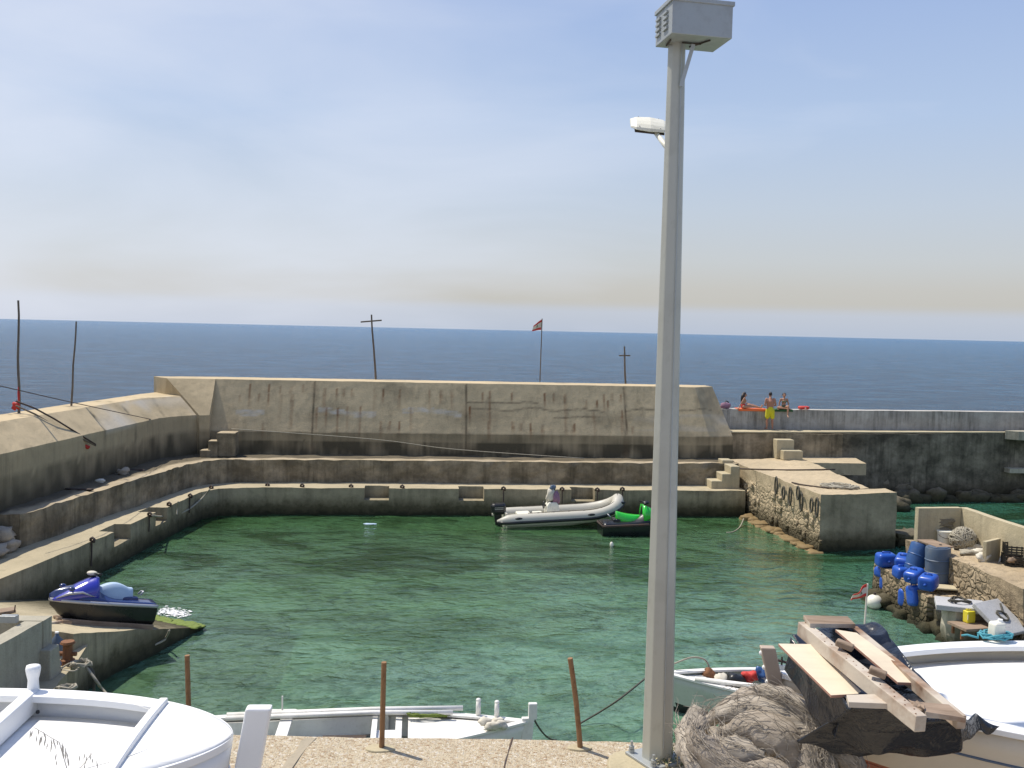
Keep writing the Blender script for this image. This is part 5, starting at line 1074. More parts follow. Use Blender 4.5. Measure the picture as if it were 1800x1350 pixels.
top_rows = [[T0, T1, T2], [lerp(T0, A0, .5)+V((0, 0, -.04)), lerp(T1, A1, .5)+V((0, 0, -.05)), lerp(T2, A2, .5)+V((.0, 0, -.03))], [A0, A1, A2]]
g, f = cloth_patch(top_rows, 60, 60, 1, .05, 5); mb.add(g, f)
# left fall down to the stem
Lr = [[T0, lerp(T0, A0, .5)+V((0, 0, -.04)), A0], [Z(1388, 1150, 5.30), Z(1424, 1200, 5.20), Z(1478, 1252, 5.18)], [Z(1380, 1176, 5.16), Z(1432, 1252, 4.98), Z(1470, 1290, 5.02)]]
g, f = cloth_patch(Lr, 50, 36, 4, .07, 6); mb.add(g, f)
# front fall with long apron
FB = [A0, A1, A2]; Fr = [FB, [Z(1455, 1268, 5.10), Z(1585, 1278, 5.16), Z(1688, 1280, 5.22)], [Z(1400, 1300, 4.86), Z(1540, 1318, 4.92), Z(1690, 1310, 5.0)], [Z(1510, 1330, 4.68), Z(1590, 1316, 4.82), Z(1692, 1311, 4.97)]]
g, f = cloth_patch(Fr, 80, 44, 7, .06, 5); mb.add(g, f)
# far wing and right flap
Wg = [[T1, T2], [Z(1480, 1100, 5.62), Z(1560, 1108, 5.56)], [Z(1520, 1122, 5.50), Z(1572, 1140, 5.46)], [Z(1540, 1150, 5.42), Z(1600, 1180, 5.24)], [Z(1590, 1178, 5.30), Z(1616, 1186, 5.10)], [Z(1600, 1196, 5.26), Z(1620, 1204, 5.06)]]
g, f = cloth_patch(Wg, 16, 60, 9, .09, 6); mb.add(g, f)
Rf = [[Z(1680, 1262, 5.30), Z(1688, 1306, 5.02)], [Z(1702, 1262, 5.14), Z(1712, 1290, 5.00)], [Z(1716, 1254, 5.10), Z(1728, 1282, 4.98)], [Z(1758, 1276, 5.0), Z(1750, 1279, 4.98)]]
g, f = cloth_patch(Rf, 12, 24, 12, .05, 7); mb.add(g, f)
tp = mb.build('tarpaulin', M['tarp'], smooth=True, fix=False); s_ = tp.modifiers.new('s', 'SOLIDIFY'); s_.thickness = .006
tag(tp, 'crinkled black plastic tarpaulin draped over the bow of the big right boat', 'tarpaulin')
# support trestle below the tarp so that it has something to lie on
c = lerp(lerp(T0, A2, .5), lerp(T2, A0, .5), .5); tr = thing('trestle', (c.x, c.y, 5.0), 'timber trestle hidden under the black tarpaulin on the right boat', 'trestle'); mb = MB()
mb.box((c.x, c.y+.3, 5.20), (.4, .7, .08)); mb.build('trestle_top', M['timber2'], tr, True)
for dx in (-.15, .15):
    for dy in (.1, .55): mb = MB(); mb.box((c.x+dx, c.y+dy, 4.98), (.05, .05, .36)); mb.build('leg', M['timber2'], tr, True)

# ================================================================ DRY PALM HEAP
ph0 = Z(1350, 1385, zn+.05); pm = thing('palm_stump', (2.35, 8.75, zn), 'tangled heap of dry grey palm bark and fibre beside the mast in the foreground', 'palm stump')
def ppx(px, py, y): return Y(px, py, y)
rnd = random.Random(21)
def leafstrip(path, wid, name, mat, curl=.5, twist=0, nacross=6, parent=pm, rag=.25, thick=.012):
    """curved bark sheath along a path"""
    P = []
    for i in range(len(path)-1):
        p0, p1, p2, p3 = path[max(i-1, 0)], path[i], path[i+1], path[min(i+2, len(path)-1)]
        for k in range(8):
            t = k/8; P.append(.5*((2*p1)+(p2-p0)*t+(2*p0-5*p1+4*p2-p3)*t*t+(-p0+3*p1-3*p2+p3)*t**3))
    P.append(path[-1]); g = []; n = len(P); cam_dir = V((0, -.75, .66))
    for i, p in enumerate(P):
        t = (P[min(i+1, n-1)]-P[max(i-1, 0)]).normalized(); s = t.cross(cam_dir).normalized(); u = s.cross(t).normalized(); k = i/(n-1); w = wid(k)
        a0 = twist*(k-.5); s2 = s*math.cos(a0)+u*math.sin(a0); u2 = u*math.cos(a0)-s*math.sin(a0)
        for j in range(nacross+1):
            q = -1+2*j/nacross; r = 1+rag*noise.noise(V((i*.35, q*2, wid(0)*31))); g.append(p+s2*q*w*r+u2*(curl*w*(1-q*q))+nz3(p+V((q, 0, 0)), 7, .018)+u2*.02*noise.noise(V((q*7, i*.12, wid(.5)*50))))
    mb = MB(); m_ = nacross+1; mb.add(g, [(i*m_+j, i*m_+j+1, (i+1)*m_+j+1, (i+1)*m_+j) for i in range(n-1) for j in range(nacross)])
    o = mb.build(name, mat, parent, True, smooth=True, fix=False); s_ = o.modifiers.new('s', 'SOLIDIFY'); s_.thickness = thick; return o
# core
mb = MB(); mb.rock(V((2.45, 9.05, 4.15)), (.55, .4, .50), 3, .4, .1); mb.build('trunk_core', M['palm'], pm, True, smooth=True)
yy = 8.75
SH = [ # (list of (px, py, y), width m)
 ([(1700-200, 1352, 8.3), (1480, 1318, 8.4), (1430, 1275, 8.5), (1385, 1240, 8.6), (1340, 1226, 8.7), (1300, 1232, 8.8), (1262, 1255, 8.9), (1235, 1285, 8.95)], .10, 'palm'),
 ([(1512, 1362, 8.0), (1470, 1300, 8.15), (1425, 1262, 8.2), (1372, 1226, 8.3), (1335, 1213, 8.4)], .07, 'palm2'),
 ([(1480, 1372, 8.05), (1440, 1322, 8.1), (1395, 1280, 8.2), (1345, 1250, 8.3), (1300, 1248, 8.4), (1262, 1262, 8.5)], .12, 'palm2'),
 ([(1380, 1372, 7.95), (1392, 1330, 8.0), (1370, 1296, 8.05), (1325, 1276, 8.15), (1285, 1285, 8.25), (1258, 1305, 8.35)], .11, 'palm'),
 ([(1345, 1330, 8.0), (1310, 1322, 8.05), (1280, 1315, 8.1), (1262, 1302, 8.2), (1262, 1282, 8.3)], .09, 'palm2'),
 ([(1300, 1375, 8.0), (1255, 1345, 8.1), (1222, 1310, 8.3), (1215, 1275, 8.5), (1232, 1245, 8.6)], .11, 'palm2'),
 ([(1340, 1380, 7.8), (1290, 1356, 7.9), (1245, 1322, 8.0), (1222, 1288, 8.1), (1236, 1262, 8.2)], .08, 'palm'),
 ([(1262, 1385, 7.9), (1232, 1350, 8.0), (1212, 1322, 8.1), (1212, 1300, 8.2)], .08, 'palm2'),
 ([(1440, 1375, 7.8), (1425, 1345, 7.9), (1425, 1315, 7.95), (1415, 1290, 8.0)], .07, 'palm'),
 ([(1470, 1380, 7.8), (1450, 1345, 7.9), (1440, 1310, 8.0), (1412, 1282, 8.05)], .06, 'palm2'),
 ([(1505, 1385, 7.9), (1500, 1345, 7.95), (1470, 1312, 8.0), (1430, 1285, 8.05)], .07, 'palm'),
 ([(1400, 1385, 7.75), (1370, 1362, 7.8), (1330, 1352, 7.85), (1290, 1352, 7.9)], .07, 'palm'),
]
for pts_, w0, mt_ in SH:
    path = [Y(a, b, c) for a, b, c in pts_]
    leafstrip(path, (lambda w0: lambda k: w0*(.45+1.15*math.sin(min(1, k*1.1+.12)*2.9)))(w0), 'bark_sheath', M[mt_], .55, rnd.uniform(-1, 1))
# loose fibres following the sheaths and fraying outwards, grouped in tufts
for ti, (pts_, w0, mt_) in enumerate(SH):
    path = [Y(a, b, c) for a, b, c in pts_]; mb = MB()
    for k in range(70):
        a = rnd.uniform(0, .75); ln = rnd.uniform(.12, .5); o1 = V((rnd.gauss(0, 1), rnd.gauss(0, .6), rnd.gauss(0, 1)))*w0*.62; q = []
        for s in range(7):
            t = min(1, a+ln*s/6)*(len(path)-1); i = min(int(t), len(path)-2); p = lerp(path[i], path[i+1], t-i); q.append(p+o1*(.75+.13*s)+V((0, -.05, .03))+nz3(V((k*3.1, s*.4, ti)), 1, .03))
        mb.tube(q, [.003, .0034, .0032, .003, .0026, .002, .001], 4)
    mb.build('fibre_tuft', M['palm2'], pm, True)
mb = MB()
for k in range(70):
    a = rnd.choice([(1228, 1262, 8.4), (1240, 1240, 8.5), (1335, 1218, 8.4), (1215, 1290, 8.3), (1222, 1335, 8.0), (1300, 1240, 8.4)]); p = Y(a[0]+rnd.uniform(-14, 18), a[1]+rnd.uniform(-8, 20), a[2]); d = V((rnd.gauss(-.35, .6), rnd.gauss(0, .3), rnd.uniform(.2, 1))).normalized()*rnd.uniform(.06, .19); mb.tube([p, p+d*.5+V((0, 0, .01)), p+d+V((rnd.gauss(0, .03), 0, -.02))], [.004, .003, .001], 4)
tag(mb.build('stray_fibre', M['palm2'], pm, True), kind='stuff')
# weeds at the mast foot
rnd = random.Random(8)
def weed(c, n, h, label, mats=('green', 'straw'), spread=.12, grp='weeds at the foot of the mast'):
    th = thing('weed', c, label, 'weed', grp); 
    for mi_, mt_ in enumerate(mats):
        mb = MB()
        for i in range(n):
            b = c+V((rnd.gauss(0, spread*.5), rnd.gauss(0, spread*.4), 0)); hh = h*rnd.uniform(.45, 1); l = V((rnd.gauss(0, .22), rnd.gauss(0, .15), 1))*hh; mid = b+l*.5+V((rnd.gauss(0, .02), 0, 0)); e = b+l; mb.tube([b, mid, e], [.004, .003, .001], 4)
            for k in range(6): t = .25+.12*k; p = lerp(b, e, t); dd = V((rnd.gauss(0, 1), rnd.gauss(0, 1), .4)).normalized()*.035; w_ = dd.cross(V((0, 0, 1))).normalized()*.008; mb.add([p, p+dd*.5+w_, p+dd, p+dd*.5-w_], [(0, 1, 2, 3)])
        mb.build('stem' if mi_ else 'foliage', M[mt_], th, True, fix=False)
weed(Z(1182, 1350, zn), 10, .42, 'tall green weed right against the foot of the mast'); weed(Z(1205, 1352, zn), 14, .22, 'low tangle of green and dry weed between mast and palm heap', spread=.25); weed(Z(1168, 1358, zn), 9, .18, 'small green weed in front of the mast foot')
# dry oat stalks in front of the left boat, close to the camera
def oat(px0, py0, px1, py1, y, label, n=26, dens=1.0):
    b = Y(px0, py0, y); t = Y(px1, py1, y); th = thing('dry_grass_stalk', b-V((0, 0, 1.2)), label, 'grass stalk', 'dry grass stalks in front of the left boat'); mid = lerp(b, t, .5)+V((.03, 0, .02)); mb = MB(); P = [b+V((.25, 0, -1.2)), b, mid, t]; mb.tube(P, [.0022, .0018, .0014, .0007], 5); mb.build('stalk', M['straww'], th, True)
    mb = MB()
    for i in range(n):
        k = .25+.75*i/n; p = lerp(b, mid, k*2) if k < .5 else lerp(mid, t, k*2-1); s = rnd.choice((-1, 1)); hang = p+V((s*rnd.uniform(.005, .022), 0, -rnd.uniform(.005, .02))); e = hang+V((s*.004, 0, -rnd.uniform(.018, .032))); mb.tube([p, hang], .0004, 3); mb.tube([hang, lerp(hang, e, .45), e], [.0008, .0022, .0004], 4)
    mb.build('seed_head', M['straww'], th, True)
oat(118, 1352, 57, 1277, 3.2, 'longest dry oat stalk in front of the left boat deck', 34); oat(140, 1352, 150, 1318, 3.2, 'short dry oat stalk beside the deck beam of the left boat', 8)

# ================================================================ RIGHT PIER WITH STORAGE BAY
zp, zl = 1.9, 1.1
mb = MB()
wall(mb, [[(11.45, 27.2, -2.4), (11.55, 27.2, .95), (15, 26.8, .95), (15, 26.8, -2.4)], [(11.35, 28.6, -2.4), (11.35, 28.6, zl), (15, 28.6, zl), (15, 28.6, -2.4)], [(11.25, 30.6, -2.4), (11.25, 30.6, zl), (15, 30.6, zl), (15, 30.6, -2.4)]], .22, .2, .06, 1.4)
pr_ = thing('pier', (13, 28, 0), 'stone and concrete pier with storage bay at right, blue floats tied to its edge', 'pier'); mb.build('lower_ledge', M['pstone'], pr_, True)
mb = MB(); wall(mb, [[(11.9, 23.6, -2.4), (11.9, 23.6, .62), (16, 23.6, .62), (16, 23.6, -2.4)], [(11.75, 27.25, -2.4), (11.7, 27.25, .66), (15, 27.25, .66), (15, 27.25, -2.4)]], .22, .2, .05, 1.4); mb.build('landing_ledge', M['rock'], pr_, True)
mb = MB(); wall(mb, [[(12.75, 24.5, .4), (12.75, 24.5, zp), (16.5, 24.5, zp), (16.5, 24.5, .4)], [(12.45, 27.6, .4), (12.45, 27.6, zp), (15.5, 27.6, zp), (15.5, 27.6, .4)], [(12.2, 29.6, .4), (12.15, 29.6, zp), (15, 29.6, zp), (15, 29.6, .4)], [(12.1, 30.3, .4), (12.1, 30.3, zp), (15, 30.3, zp), (15, 30.3, .4)]], .22, .2, .05, 1.2); mb.build('upper_platform', M['pstone'], pr_, True)
for i in range(11):
    mb = MB(); t = i/10; mb.rock((lerp(11.3, 12.0, t)+rnd.uniform(-.1, .1), lerp(30.2, 24.5, t), rnd.uniform(-.15, .15)), (rnd.uniform(.25, .45), rnd.uniform(.3, .5), rnd.uniform(.25, .45)), i+9, .6, .5); tag(mb.build('rock', M['rock'], smooth=True), 'brown weedy rock at the waterline under the right pier', 'rock', 'rocks at the foot of the right pier')
bw = thing('storage_bay_wall', (13.1, 29.9, zp), 'L-shaped beige concrete wall round the storage bay on the right pier', 'wall')
P0 = Z(1615, 893, 2.98); P1 = Z(1690, 893, 2.98); P2 = V((P1.x+.75, P1.y-2.9, 2.9)); P2 = Z(1800, 929, 2.95); P3 = P2+(P2-P1)*.5
def slab(a, b, z0, z1a, z1b, th, name, mat, parent):
    mb = MB(); d = (b-a); d.z = 0; d.normalize(); n = V((-d.y, d.x, 0))*th; wall(mb, [[V((a.x, a.y, z0)), V((a.x, a.y, z1a)), V((a.x, a.y, z1a))+n, V((a.x, a.y, z0))+n], [V((b.x, b.y, z0)), V((b.x, b.y, z1b)), V((b.x, b.y, z1b))+n, V((b.x, b.y, z0))+n]], .25, .25, .012); return mb.build(name, mat, parent, True)
slab(P0, P1, zl-.3, 2.98, 2.98, .20, 'end_wall', M['deckc'], bw); slab(P1+V((0, .1, 0)), P3, zp-.3, 2.985, 2.93, .22, 'side_wall', M['deckc'], bw)
q0, q1 = Z(1735, 962, 2.35), Z(1765, 955, 2.35); a_ = Z(1737, 988, zp); mb = MB(); mb.box((a_.x+.15, a_.y+.15, 2.12), (.12, .8, .75), Matrix.Rotation(-.9, 3, 'Z')); tag(mb.build('divider_slab', M['deckc'], bevel=.02), 'short upright concrete slab dividing the storage bay on the right pier', 'slab')
# blocks in the bay corner
for (x, y, s, lb) in ((1655, 938, (.55, .5, .5), 'dark concrete block against the end wall of the storage bay'), (1653, 916, (.62, .4, .28), 'rough grey block lying on top of the dark block in the storage bay')):
    p = Z(x, 955, zp); z0 = zp+(.25 if y > 920 else .64); mb = MB(); mb.rock((p.x+.1, p.y+.1, z0), (s[0]*.6, s[1]*.6, s[2]*.6), x, .2, .9); tag(mb.build('concrete_block', M['rock']), lb, 'block')
# drums
def drum(base, axis, r, h, mat, label):
    axis = V(axis).normalized(); th = thing('plastic_drum', base, label, 'drum'); prof = [(0, .93), (.03, 1), (.30, 1), (.32, 1.05), (.34, 1), (.64, 1), (.66, 1.05), (.68, 1), (.96, 1), (1, .95)]
    mb = MB(); mb.tube([base+axis*h*a for a, _ in prof], [r*b for _, b in prof], 24); mb.build('drum_body', mat, th, True, smooth=True).modifiers.new('e', 'EDGE_SPLIT'); mb = MB(); mb.tube([base+axis*h, base+axis*(h+.02)], r*.8, 20); mb.build('drum_lid', mat, th, True)
    mb = MB(); q = axis.orthogonal().normalized(); mb.tube([base+axis*(h+.02)+q*r*.5, base+axis*(h+.045)+q*r*.5], .04, 10); mb.build('bung', M['black'], th, True); return th
b = Z(1648, 1024, zl); drum(b, (-.03, 0, 1), .34, 1.02, M['gblue'], 'upright faded grey-blue drum on the ledge of the right pier')
b = Z(1606, 1018, zl); drum(b+V((.05, .35, 0)), (.33, .1, 1), .28, .98, M['blue2'], 'deep blue drum leaning on the end of the storage bay wall')
mb = MB(); mb.bar(Z(1625, 949, 2.12), Z(1662, 962, 2.14), .5, .03); tag(mb.build('wooden_plank', M['timber2']), 'weathered board lying across the tops of the two drums', 'plank')
# blue jerrycan floats
def can(px, py, d, w, h, l, rx, rz, label, D=30.3):
    D = 11.18*1766/(px-900)*(1.0 if D != 30.9 else 1.02); p = Y(px, py, D); th = thing('float_can', p, label, 'jerrycan', 'blue plastic cans tied along the right pier edge'); th.rotation_euler = (R_(rx), 0, R_(rz))
    mb = MB(); mb.box((0, 0, 0), (w, l, h)); mb.build('can_body', M['blue'], th, bevel=.11, seg=4, smooth=True); mb = MB(); mb.tube([V((0, -l/2, .0)), V((0, -l/2-.05, .0))], .04, 10); mb.build('can_cap', M['blue'], th, smooth=True)
    mb = MB(); mb.tube([V((-w*.2, 0, h/2)), V((-w*.2, 0, h/2+.035)), V((w*.2, 0, h/2+.035)), V((w*.2, 0, h/2))], .022, 6); mb.build('can_handle', M['blue'], th, smooth=True)
can(1557, 984, 0, .58, .42, .42, 4, 5, 'large square blue can, topmost of the float cluster', 31.0)
can(1589, 987, 0, .46, .40, .50, 20, -35, 'blue can beside the leaning drum, second in the top row', 30.9)
can(1553, 1005, 0, .50, .32, .40, 0, 25, 'blue can at the left end directly under the largest can', 30.6)
can(1583, 1006, 0, .38, .36, .45, 5, 10, 'small rounded blue can in the middle of the float cluster', 30.5)
can(1607, 1011, 0, .44, .34, .55, 15, -50, 'blue can below the foot of the leaning drum', 30.0)
can(1632, 1023, 0, .46, .40, .52, 8, -40, 'blue can nearest the foot of the grey-blue drum', 29.4)
can(1608, 1047, 0, .38, .58, .40, -14, 15, 'tilted blue can hanging lowest in front, right one of the pair', 29.2)
can(1591, 1050, 0, .32, .52, .36, 0, 35, 'blue can hanging lowest in front, left one of the pair', 29.3)
can(1558, 1025, 0, .34, .42, .36, 0, 40, 'blue can half hidden at the corner under the left cans', 30.5)
rope('mooring_rope', [Y(1562, 1015, 30.2), Y(1583, 1022, 29.9), Y(1600, 1028, 29.5), Y(1622, 1036, 29.2)], .03, M['ropew'], 'pale rope threading the blue floats along the pier edge')
# bucket, rope bundle, cloths, crate
p = Z(1660, 958, zp); th = thing('bucket', p, 'dirty white bucket beside the big rope bundle in the storage bay', 'bucket'); mb = MB(); mb.tube([p, p+V((0, 0, .42))], [.19, .22], 18); mb.tube([p+V((0, 0, .40)), p+V((0, 0, .43))], [.235, .235], 18); mb.build('bucket_body', M['lamp'], th, True, smooth=True).modifiers.new('e', 'EDGE_SPLIT'); mb = MB(); mb.tube([p+V((math.cos(a)*.23, -.1-math.sin(a)*.16, .34-math.sin(a)*.1)) for a in [math.pi*k/8 for k in range(9)]], .008, 5); mb.build('handle', M['dark'], th, True)
def ropeball(c, r, n, rr, mat, label, sd, cat='rope coil'):
    rn = random.Random(sd); mb = MB(); pts = []; ax = V((0, 0, 1)); 
    for k in range(n):
        a = k*.55; tw = k*.021; R2 = Matrix.Rotation(tw*5, 3, V((math.sin(tw*3), math.cos(tw*2), .5)).normalized()); p = R2 @ V((math.cos(a), math.sin(a), 0))*rn.uniform(.93, 1.03); pts.append(c+V((p.x*r[0], p.y*r[1], p.z*r[2])))
    mb.tube(pts, rr, 5); mb.rock(c, (r[0]*.85, r[1]*.85, r[2]*.85), sd, .1, 0); return tag(mb.build('rope_bundle', mat, smooth=True), label, cat)
ropeball(Z(1692, 966, zp)+V((0, 0, .32)), (.38, .34, .34), 420, .017, M['rope'], 'large round bundle of white and grey rope in the storage bay', 4)
rope('mooring_rope', [Z(1682, 962, zp)+V((-.1, 0, .2)), Y(1676, 975, 28.9), Y(1674, 1000, 28.6), Y(1672, 1020, 28.4)], .03, M['ropew'], 'rope end hanging from the large bundle down the platform face')
for i, (x, y, r, lb, mt_) in enumerate(((1708, 968, (.28, .2, .12), 'pale cloth heap right beside the large rope bundle', 'cloth'), (1722, 975, (.30, .2, .10), 'cream net heap in the middle of the bay edge', 'cloth'), (1728, 988, (.16, .12, .16), 'white rag hanging at the divider slab', 'cloth'), (1772, 952, (.30, .22, .22), 'greyish white sack behind the divider slab', 'lamp'), (1706, 976, (.25, .2, .09), 'brown net lump under the rope bundle', 'rope'))):
    mb = MB(); mb.rock(Z(x, y, zp)+V((0, 0, r[2]*.7)), r, i+13, .9, .1); tag(mb.build('cloth_heap', M[mt_], smooth=True), lb, 'cloth heap')
for i, (x, y, h_) in enumerate(((1736, 958, .72), (1725, 958, .35), (1770, 945, .3))): p = Z(x, y, zp); mb = MB(); mb.tube([p, p+V((.02, 0, h_))], .025, 6); tag(mb.build('iron_stake', M['rust']), ['tallest rusty iron stake in the storage bay', 'short rusty stake left of the tallest stake', 'short rusty stake near the grey sack in the bay'][i], 'stake')
def crate(c, sz, rz, mat, label):
    th = thing('crate', c, label, 'crate', rz=rz); w, d, h = sz; 
    for sx, sy, a, b in ((0, -1, w, .02), (0, 1, w, .02), (-1, 0, .02, d), (1, 0, .02, d)):
        mb = MB()
        for k in range(4): mb.box((sx*w/2, sy*d/2, h*(.12+.25*k)), (a, b, h*.15))
        n_ = 6
        for k in range(n_+1): u = -.5+k/n_; mb.box((sx*w/2+(u*w if sy else 0), sy*d/2+(u*d if sx else 0), h*.5), (.03, .024 if sy else .03, h*.98) if sy else (.024, .03, h*.98))
        mb.build('side', mat, th)
    mb = MB(); mb.box((0, 0, .02), (w, d, .03)); mb.build('bottom', mat, th); return th
cp = Z(1790, 993, zp); crate(cp, (.75, .6, .27), -.3, M['black'], 'black plastic crate on the pier platform at the right edge of the view')
c2_ = dup(bpy.data.objects[cp and [o.name for o in bpy.data.objects if o.name.startswith('crate')][0]]); c2_.location = cp+V((.05, .06, .28)); c2_['label'] = 'black plastic crate stacked on top of another black crate at right'
mb = MB()
for i in range(10): mb.rock(cp+V((rnd.uniform(-.3, .3), rnd.uniform(-.2, .2), .18)), (.12, .1, .08), i, .5, .1)
tag(mb.build('net_heap', M['timber2'], smooth=True), 'brown net stuffed into the lower black crate', 'net')
rope('mooring_rope', [Z(1762, 985, zp)+V((0, 0, .2)), Y(1748, 1010, 27.3), Y(1742, 1040, 26.7), Z(1738, 1062, .9)], .03, M['ropew'], 'tan rope slanting from the black crates down to the landing')
# slabs and landing items
def gbox(cpx, cpy, z, size, rot, label, name='concrete_slab', mat='gslab'):
    p = Z(cpx, cpy, z); mb = MB(); mb.box((p.x, p.y, z-size[2]/2), size, rot); return tag(mb.build(name, M[mat], bevel=.02), label, 'slab'), p
_, p = gbox(1687, 1059, 1.32, (1.15, .95, .14), Matrix.Rotation(-.35, 3, 'Z'), 'grey concrete slab lying flat on a block with a rusty chain on it'); 
mb = MB(); mb.rock((p.x+.15, p.y+.05, .72), (.62, .5, .62), 4, .15, .95); tag(mb.build('concrete_block', M['grayc'], smooth=False), 'rough concrete block under the flat grey slab on the right pier', 'block')
def chain(c, n, r, label, mat=M['roped'], up=V((0, 0, 1))):
    mb = MB(); pts = [c+V((math.cos(k*.9)*r*(.4+.6*abs(math.sin(k*.37))), math.sin(k*.9)*r*.7, .03+.04*math.sin(k*1.7)+.02)) for k in range(n)]; mb.tube(pts, .022, 5); return tag(mb.build('chain', mat), label, 'chain')
chain(V((p.x, p.y, 1.33)), 26, .3, 'small heap of dark chain on the flat grey slab')
gbox(1650, 1030, 1.16, (.9, .5, .05), Matrix.Rotation(-.2, 3, 'Z'), 'thin pale slab at the foot of the grey-blue drum', mat='deckc')
p = Z(1712, 1098, .95); th = thing('landing_table', (p.x, p.y, .66), 'low wooden board table carrying the yellow can on the pier landing', 'table'); mb = MB(); mb.box((p.x, p.y, .93), (1.0, .7, .06), Matrix.Rotation(.25, 3, 'Z')); mb.build('table_top', M['timber2'], th, True)
for dx in (-.4, .4):
    for dy in (-.25, .25): mb = MB(); mb.box((p.x+dx, p.y+dy, .78), (.06, .06, .26)); mb.build('leg', M['rust'], th, True)
p = Z(1703, 1094, .96); th = thing('oil_can', p, 'bright yellow plastic can on the low table of the right pier', 'can'); mb = MB(); mb.box(p+V((0, 0, .15)), (.24, .19, .30), Matrix.Rotation(.3, 3, 'Z')); mb.build('can_body', M['yellow'], th, True, bevel=.025, seg=3); mb = MB(); mb.tube([p+V((-.06, 0, .29)), p+V((-.06, 0, .34))], .03, 10); mb.build('can_cap', M['yellow'], th, True); mb = MB(); mb.tube([p+V((-.02, 0, .30)), p+V((0, 0, .335)), p+V((.07, 0, .335)), p+V((.09, 0, .30))], .012, 6); mb.build('can_handle', M['yellow'], th, True)
mb = MB(); mb.box(p+V((-.03, -.098, .16)), (.12, .012, .13), Matrix.Rotation(.3, 3, 'Z')); mb.build('paper_label', M['lamp'], th, True)
crate(Z(1718, 1082, .97), (.42, .32, .24), .2, M['timber2'], 'brown basket crate of rope ends behind the yellow can')
ropeball(Z(1737, 1080, .95)+V((0, 0, .13)), (.24, .22, .16), 160, .02, M['rope'], 'small round coil of grey rope right of the yellow can', 9)
rt = Matrix.Rotation(.55, 3, 'Z') @ Matrix.Rotation(R_(34), 3, 'X')
p = Z(1758, 1092, 1.05); mb = MB(); mb.box(p+V((0, 0, .08)), (1.0, 1.05, .12), rt); tag(mb.build('concrete_slab', M['gslab'], bevel=.02), 'tilted grey concrete slab with rope on its face, right of the yellow can', 'slab')
mb = MB(); pts = [p+V((0, 0, .08))+rt @ V((math.cos(k*.8)*.14*(1+.4*math.sin(k)), math.sin(k*.8)*.16, .09)) for k in range(16)]+[p+V((0, 0, .08))+rt @ V((.15+.05*k, .1+.06*k, .085)) for k in range(5)]; mb.tube(pts, .022, 6); tag(mb.build('rope_coil', M['roped'], smooth=True), 'dark rope knot lying on the tilted grey slab', 'rope coil')
p = Z(1790, 1085, .8); mb = MB(); mb.bar(p+V((-.1, 0, .2)), p+V((.6, .5, 1.0)), .12, .04); tag(mb.build('wooden_plank', M['timber2']), 'brown plank leaning up behind the tilted slab at the right edge', 'plank')
# flag on the boat pole, buoy
b = Y(1519, 1096, 11.6)+V((0, 0, -.25)); t = Y(1525, 1026, 11.6)
flag(b, t, .5, .4, .1, 'red and white flag with a green tree on a short pole before the blue floats', pr=.012, pts=(Y(1524, 1026, 11.6), Y(1525, 1048, 11.6), Y(1497, 1055, 11.55), Y(1503, 1044, 11.55)))
p = Z(1537, 1058, .18); th = thing('buoy', p, 'round dirty white buoy afloat beside the short flag pole', 'buoy'); mb = MB(); mb.ball(p, (.24, .24, .22), 18, 12); mb.build('buoy_body', M['lamp'], th, True, smooth=True); mb = MB(); mb.tube([p+V((0, 0, .2)), p+V((0, 0, .28))], .04, 8); mb.build('buoy_eye', M['dark'], th, True)
# far right: triangular slab end and pipe on the dark wall
p = F(25.9, 5.0, 3.5); mb = MB(); mb.loft([[p+V((dx, dy, z)) for dx, dy in ((-.5, 0), (0, -.4), (1.5, -.5), (1.5, .5))] for z in (-.45, .0)]); tag(mb.build('concrete_block', M['grayc'], bevel=.02), 'angular pale block on the walkway at the far right edge', 'block')
p = F(25.5, 4.9, 1.5); mb = MB(); mb.bar(p, p+E_*1.6, .5, .22); tag(mb.build('concrete_ledge', M['grayc']), 'small pale ledge on the dark wall at the right edge', 'ledge')
# ramp-side debris between jetty and dark wall
for (x, y, z, s, lb) in ((1545, 842, 1.0, (.5, .4, .5), 'broken concrete lump in the gap behind the jetty'), (1562, 838, .9, (.55, .4, .4), 'dark broken slab leaning behind the jetty'), (1578, 856, .6, (.7, .5, .35), 'low broken slab nearest the water behind the jetty')):
    mb = MB(); mb.rock(Z(x, y, z), s, x, .5, .7); tag(mb.build('rubble', M['rock']), lb, 'rubble')
p = Z(1590, 945, .25); mb = MB(); mb.rock(p, (.75, .7, .35), 5, .3, .9); tag(mb.build('rock', M['rock']), 'flat dark rock in the water between the jetty and the right pier', 'rock')

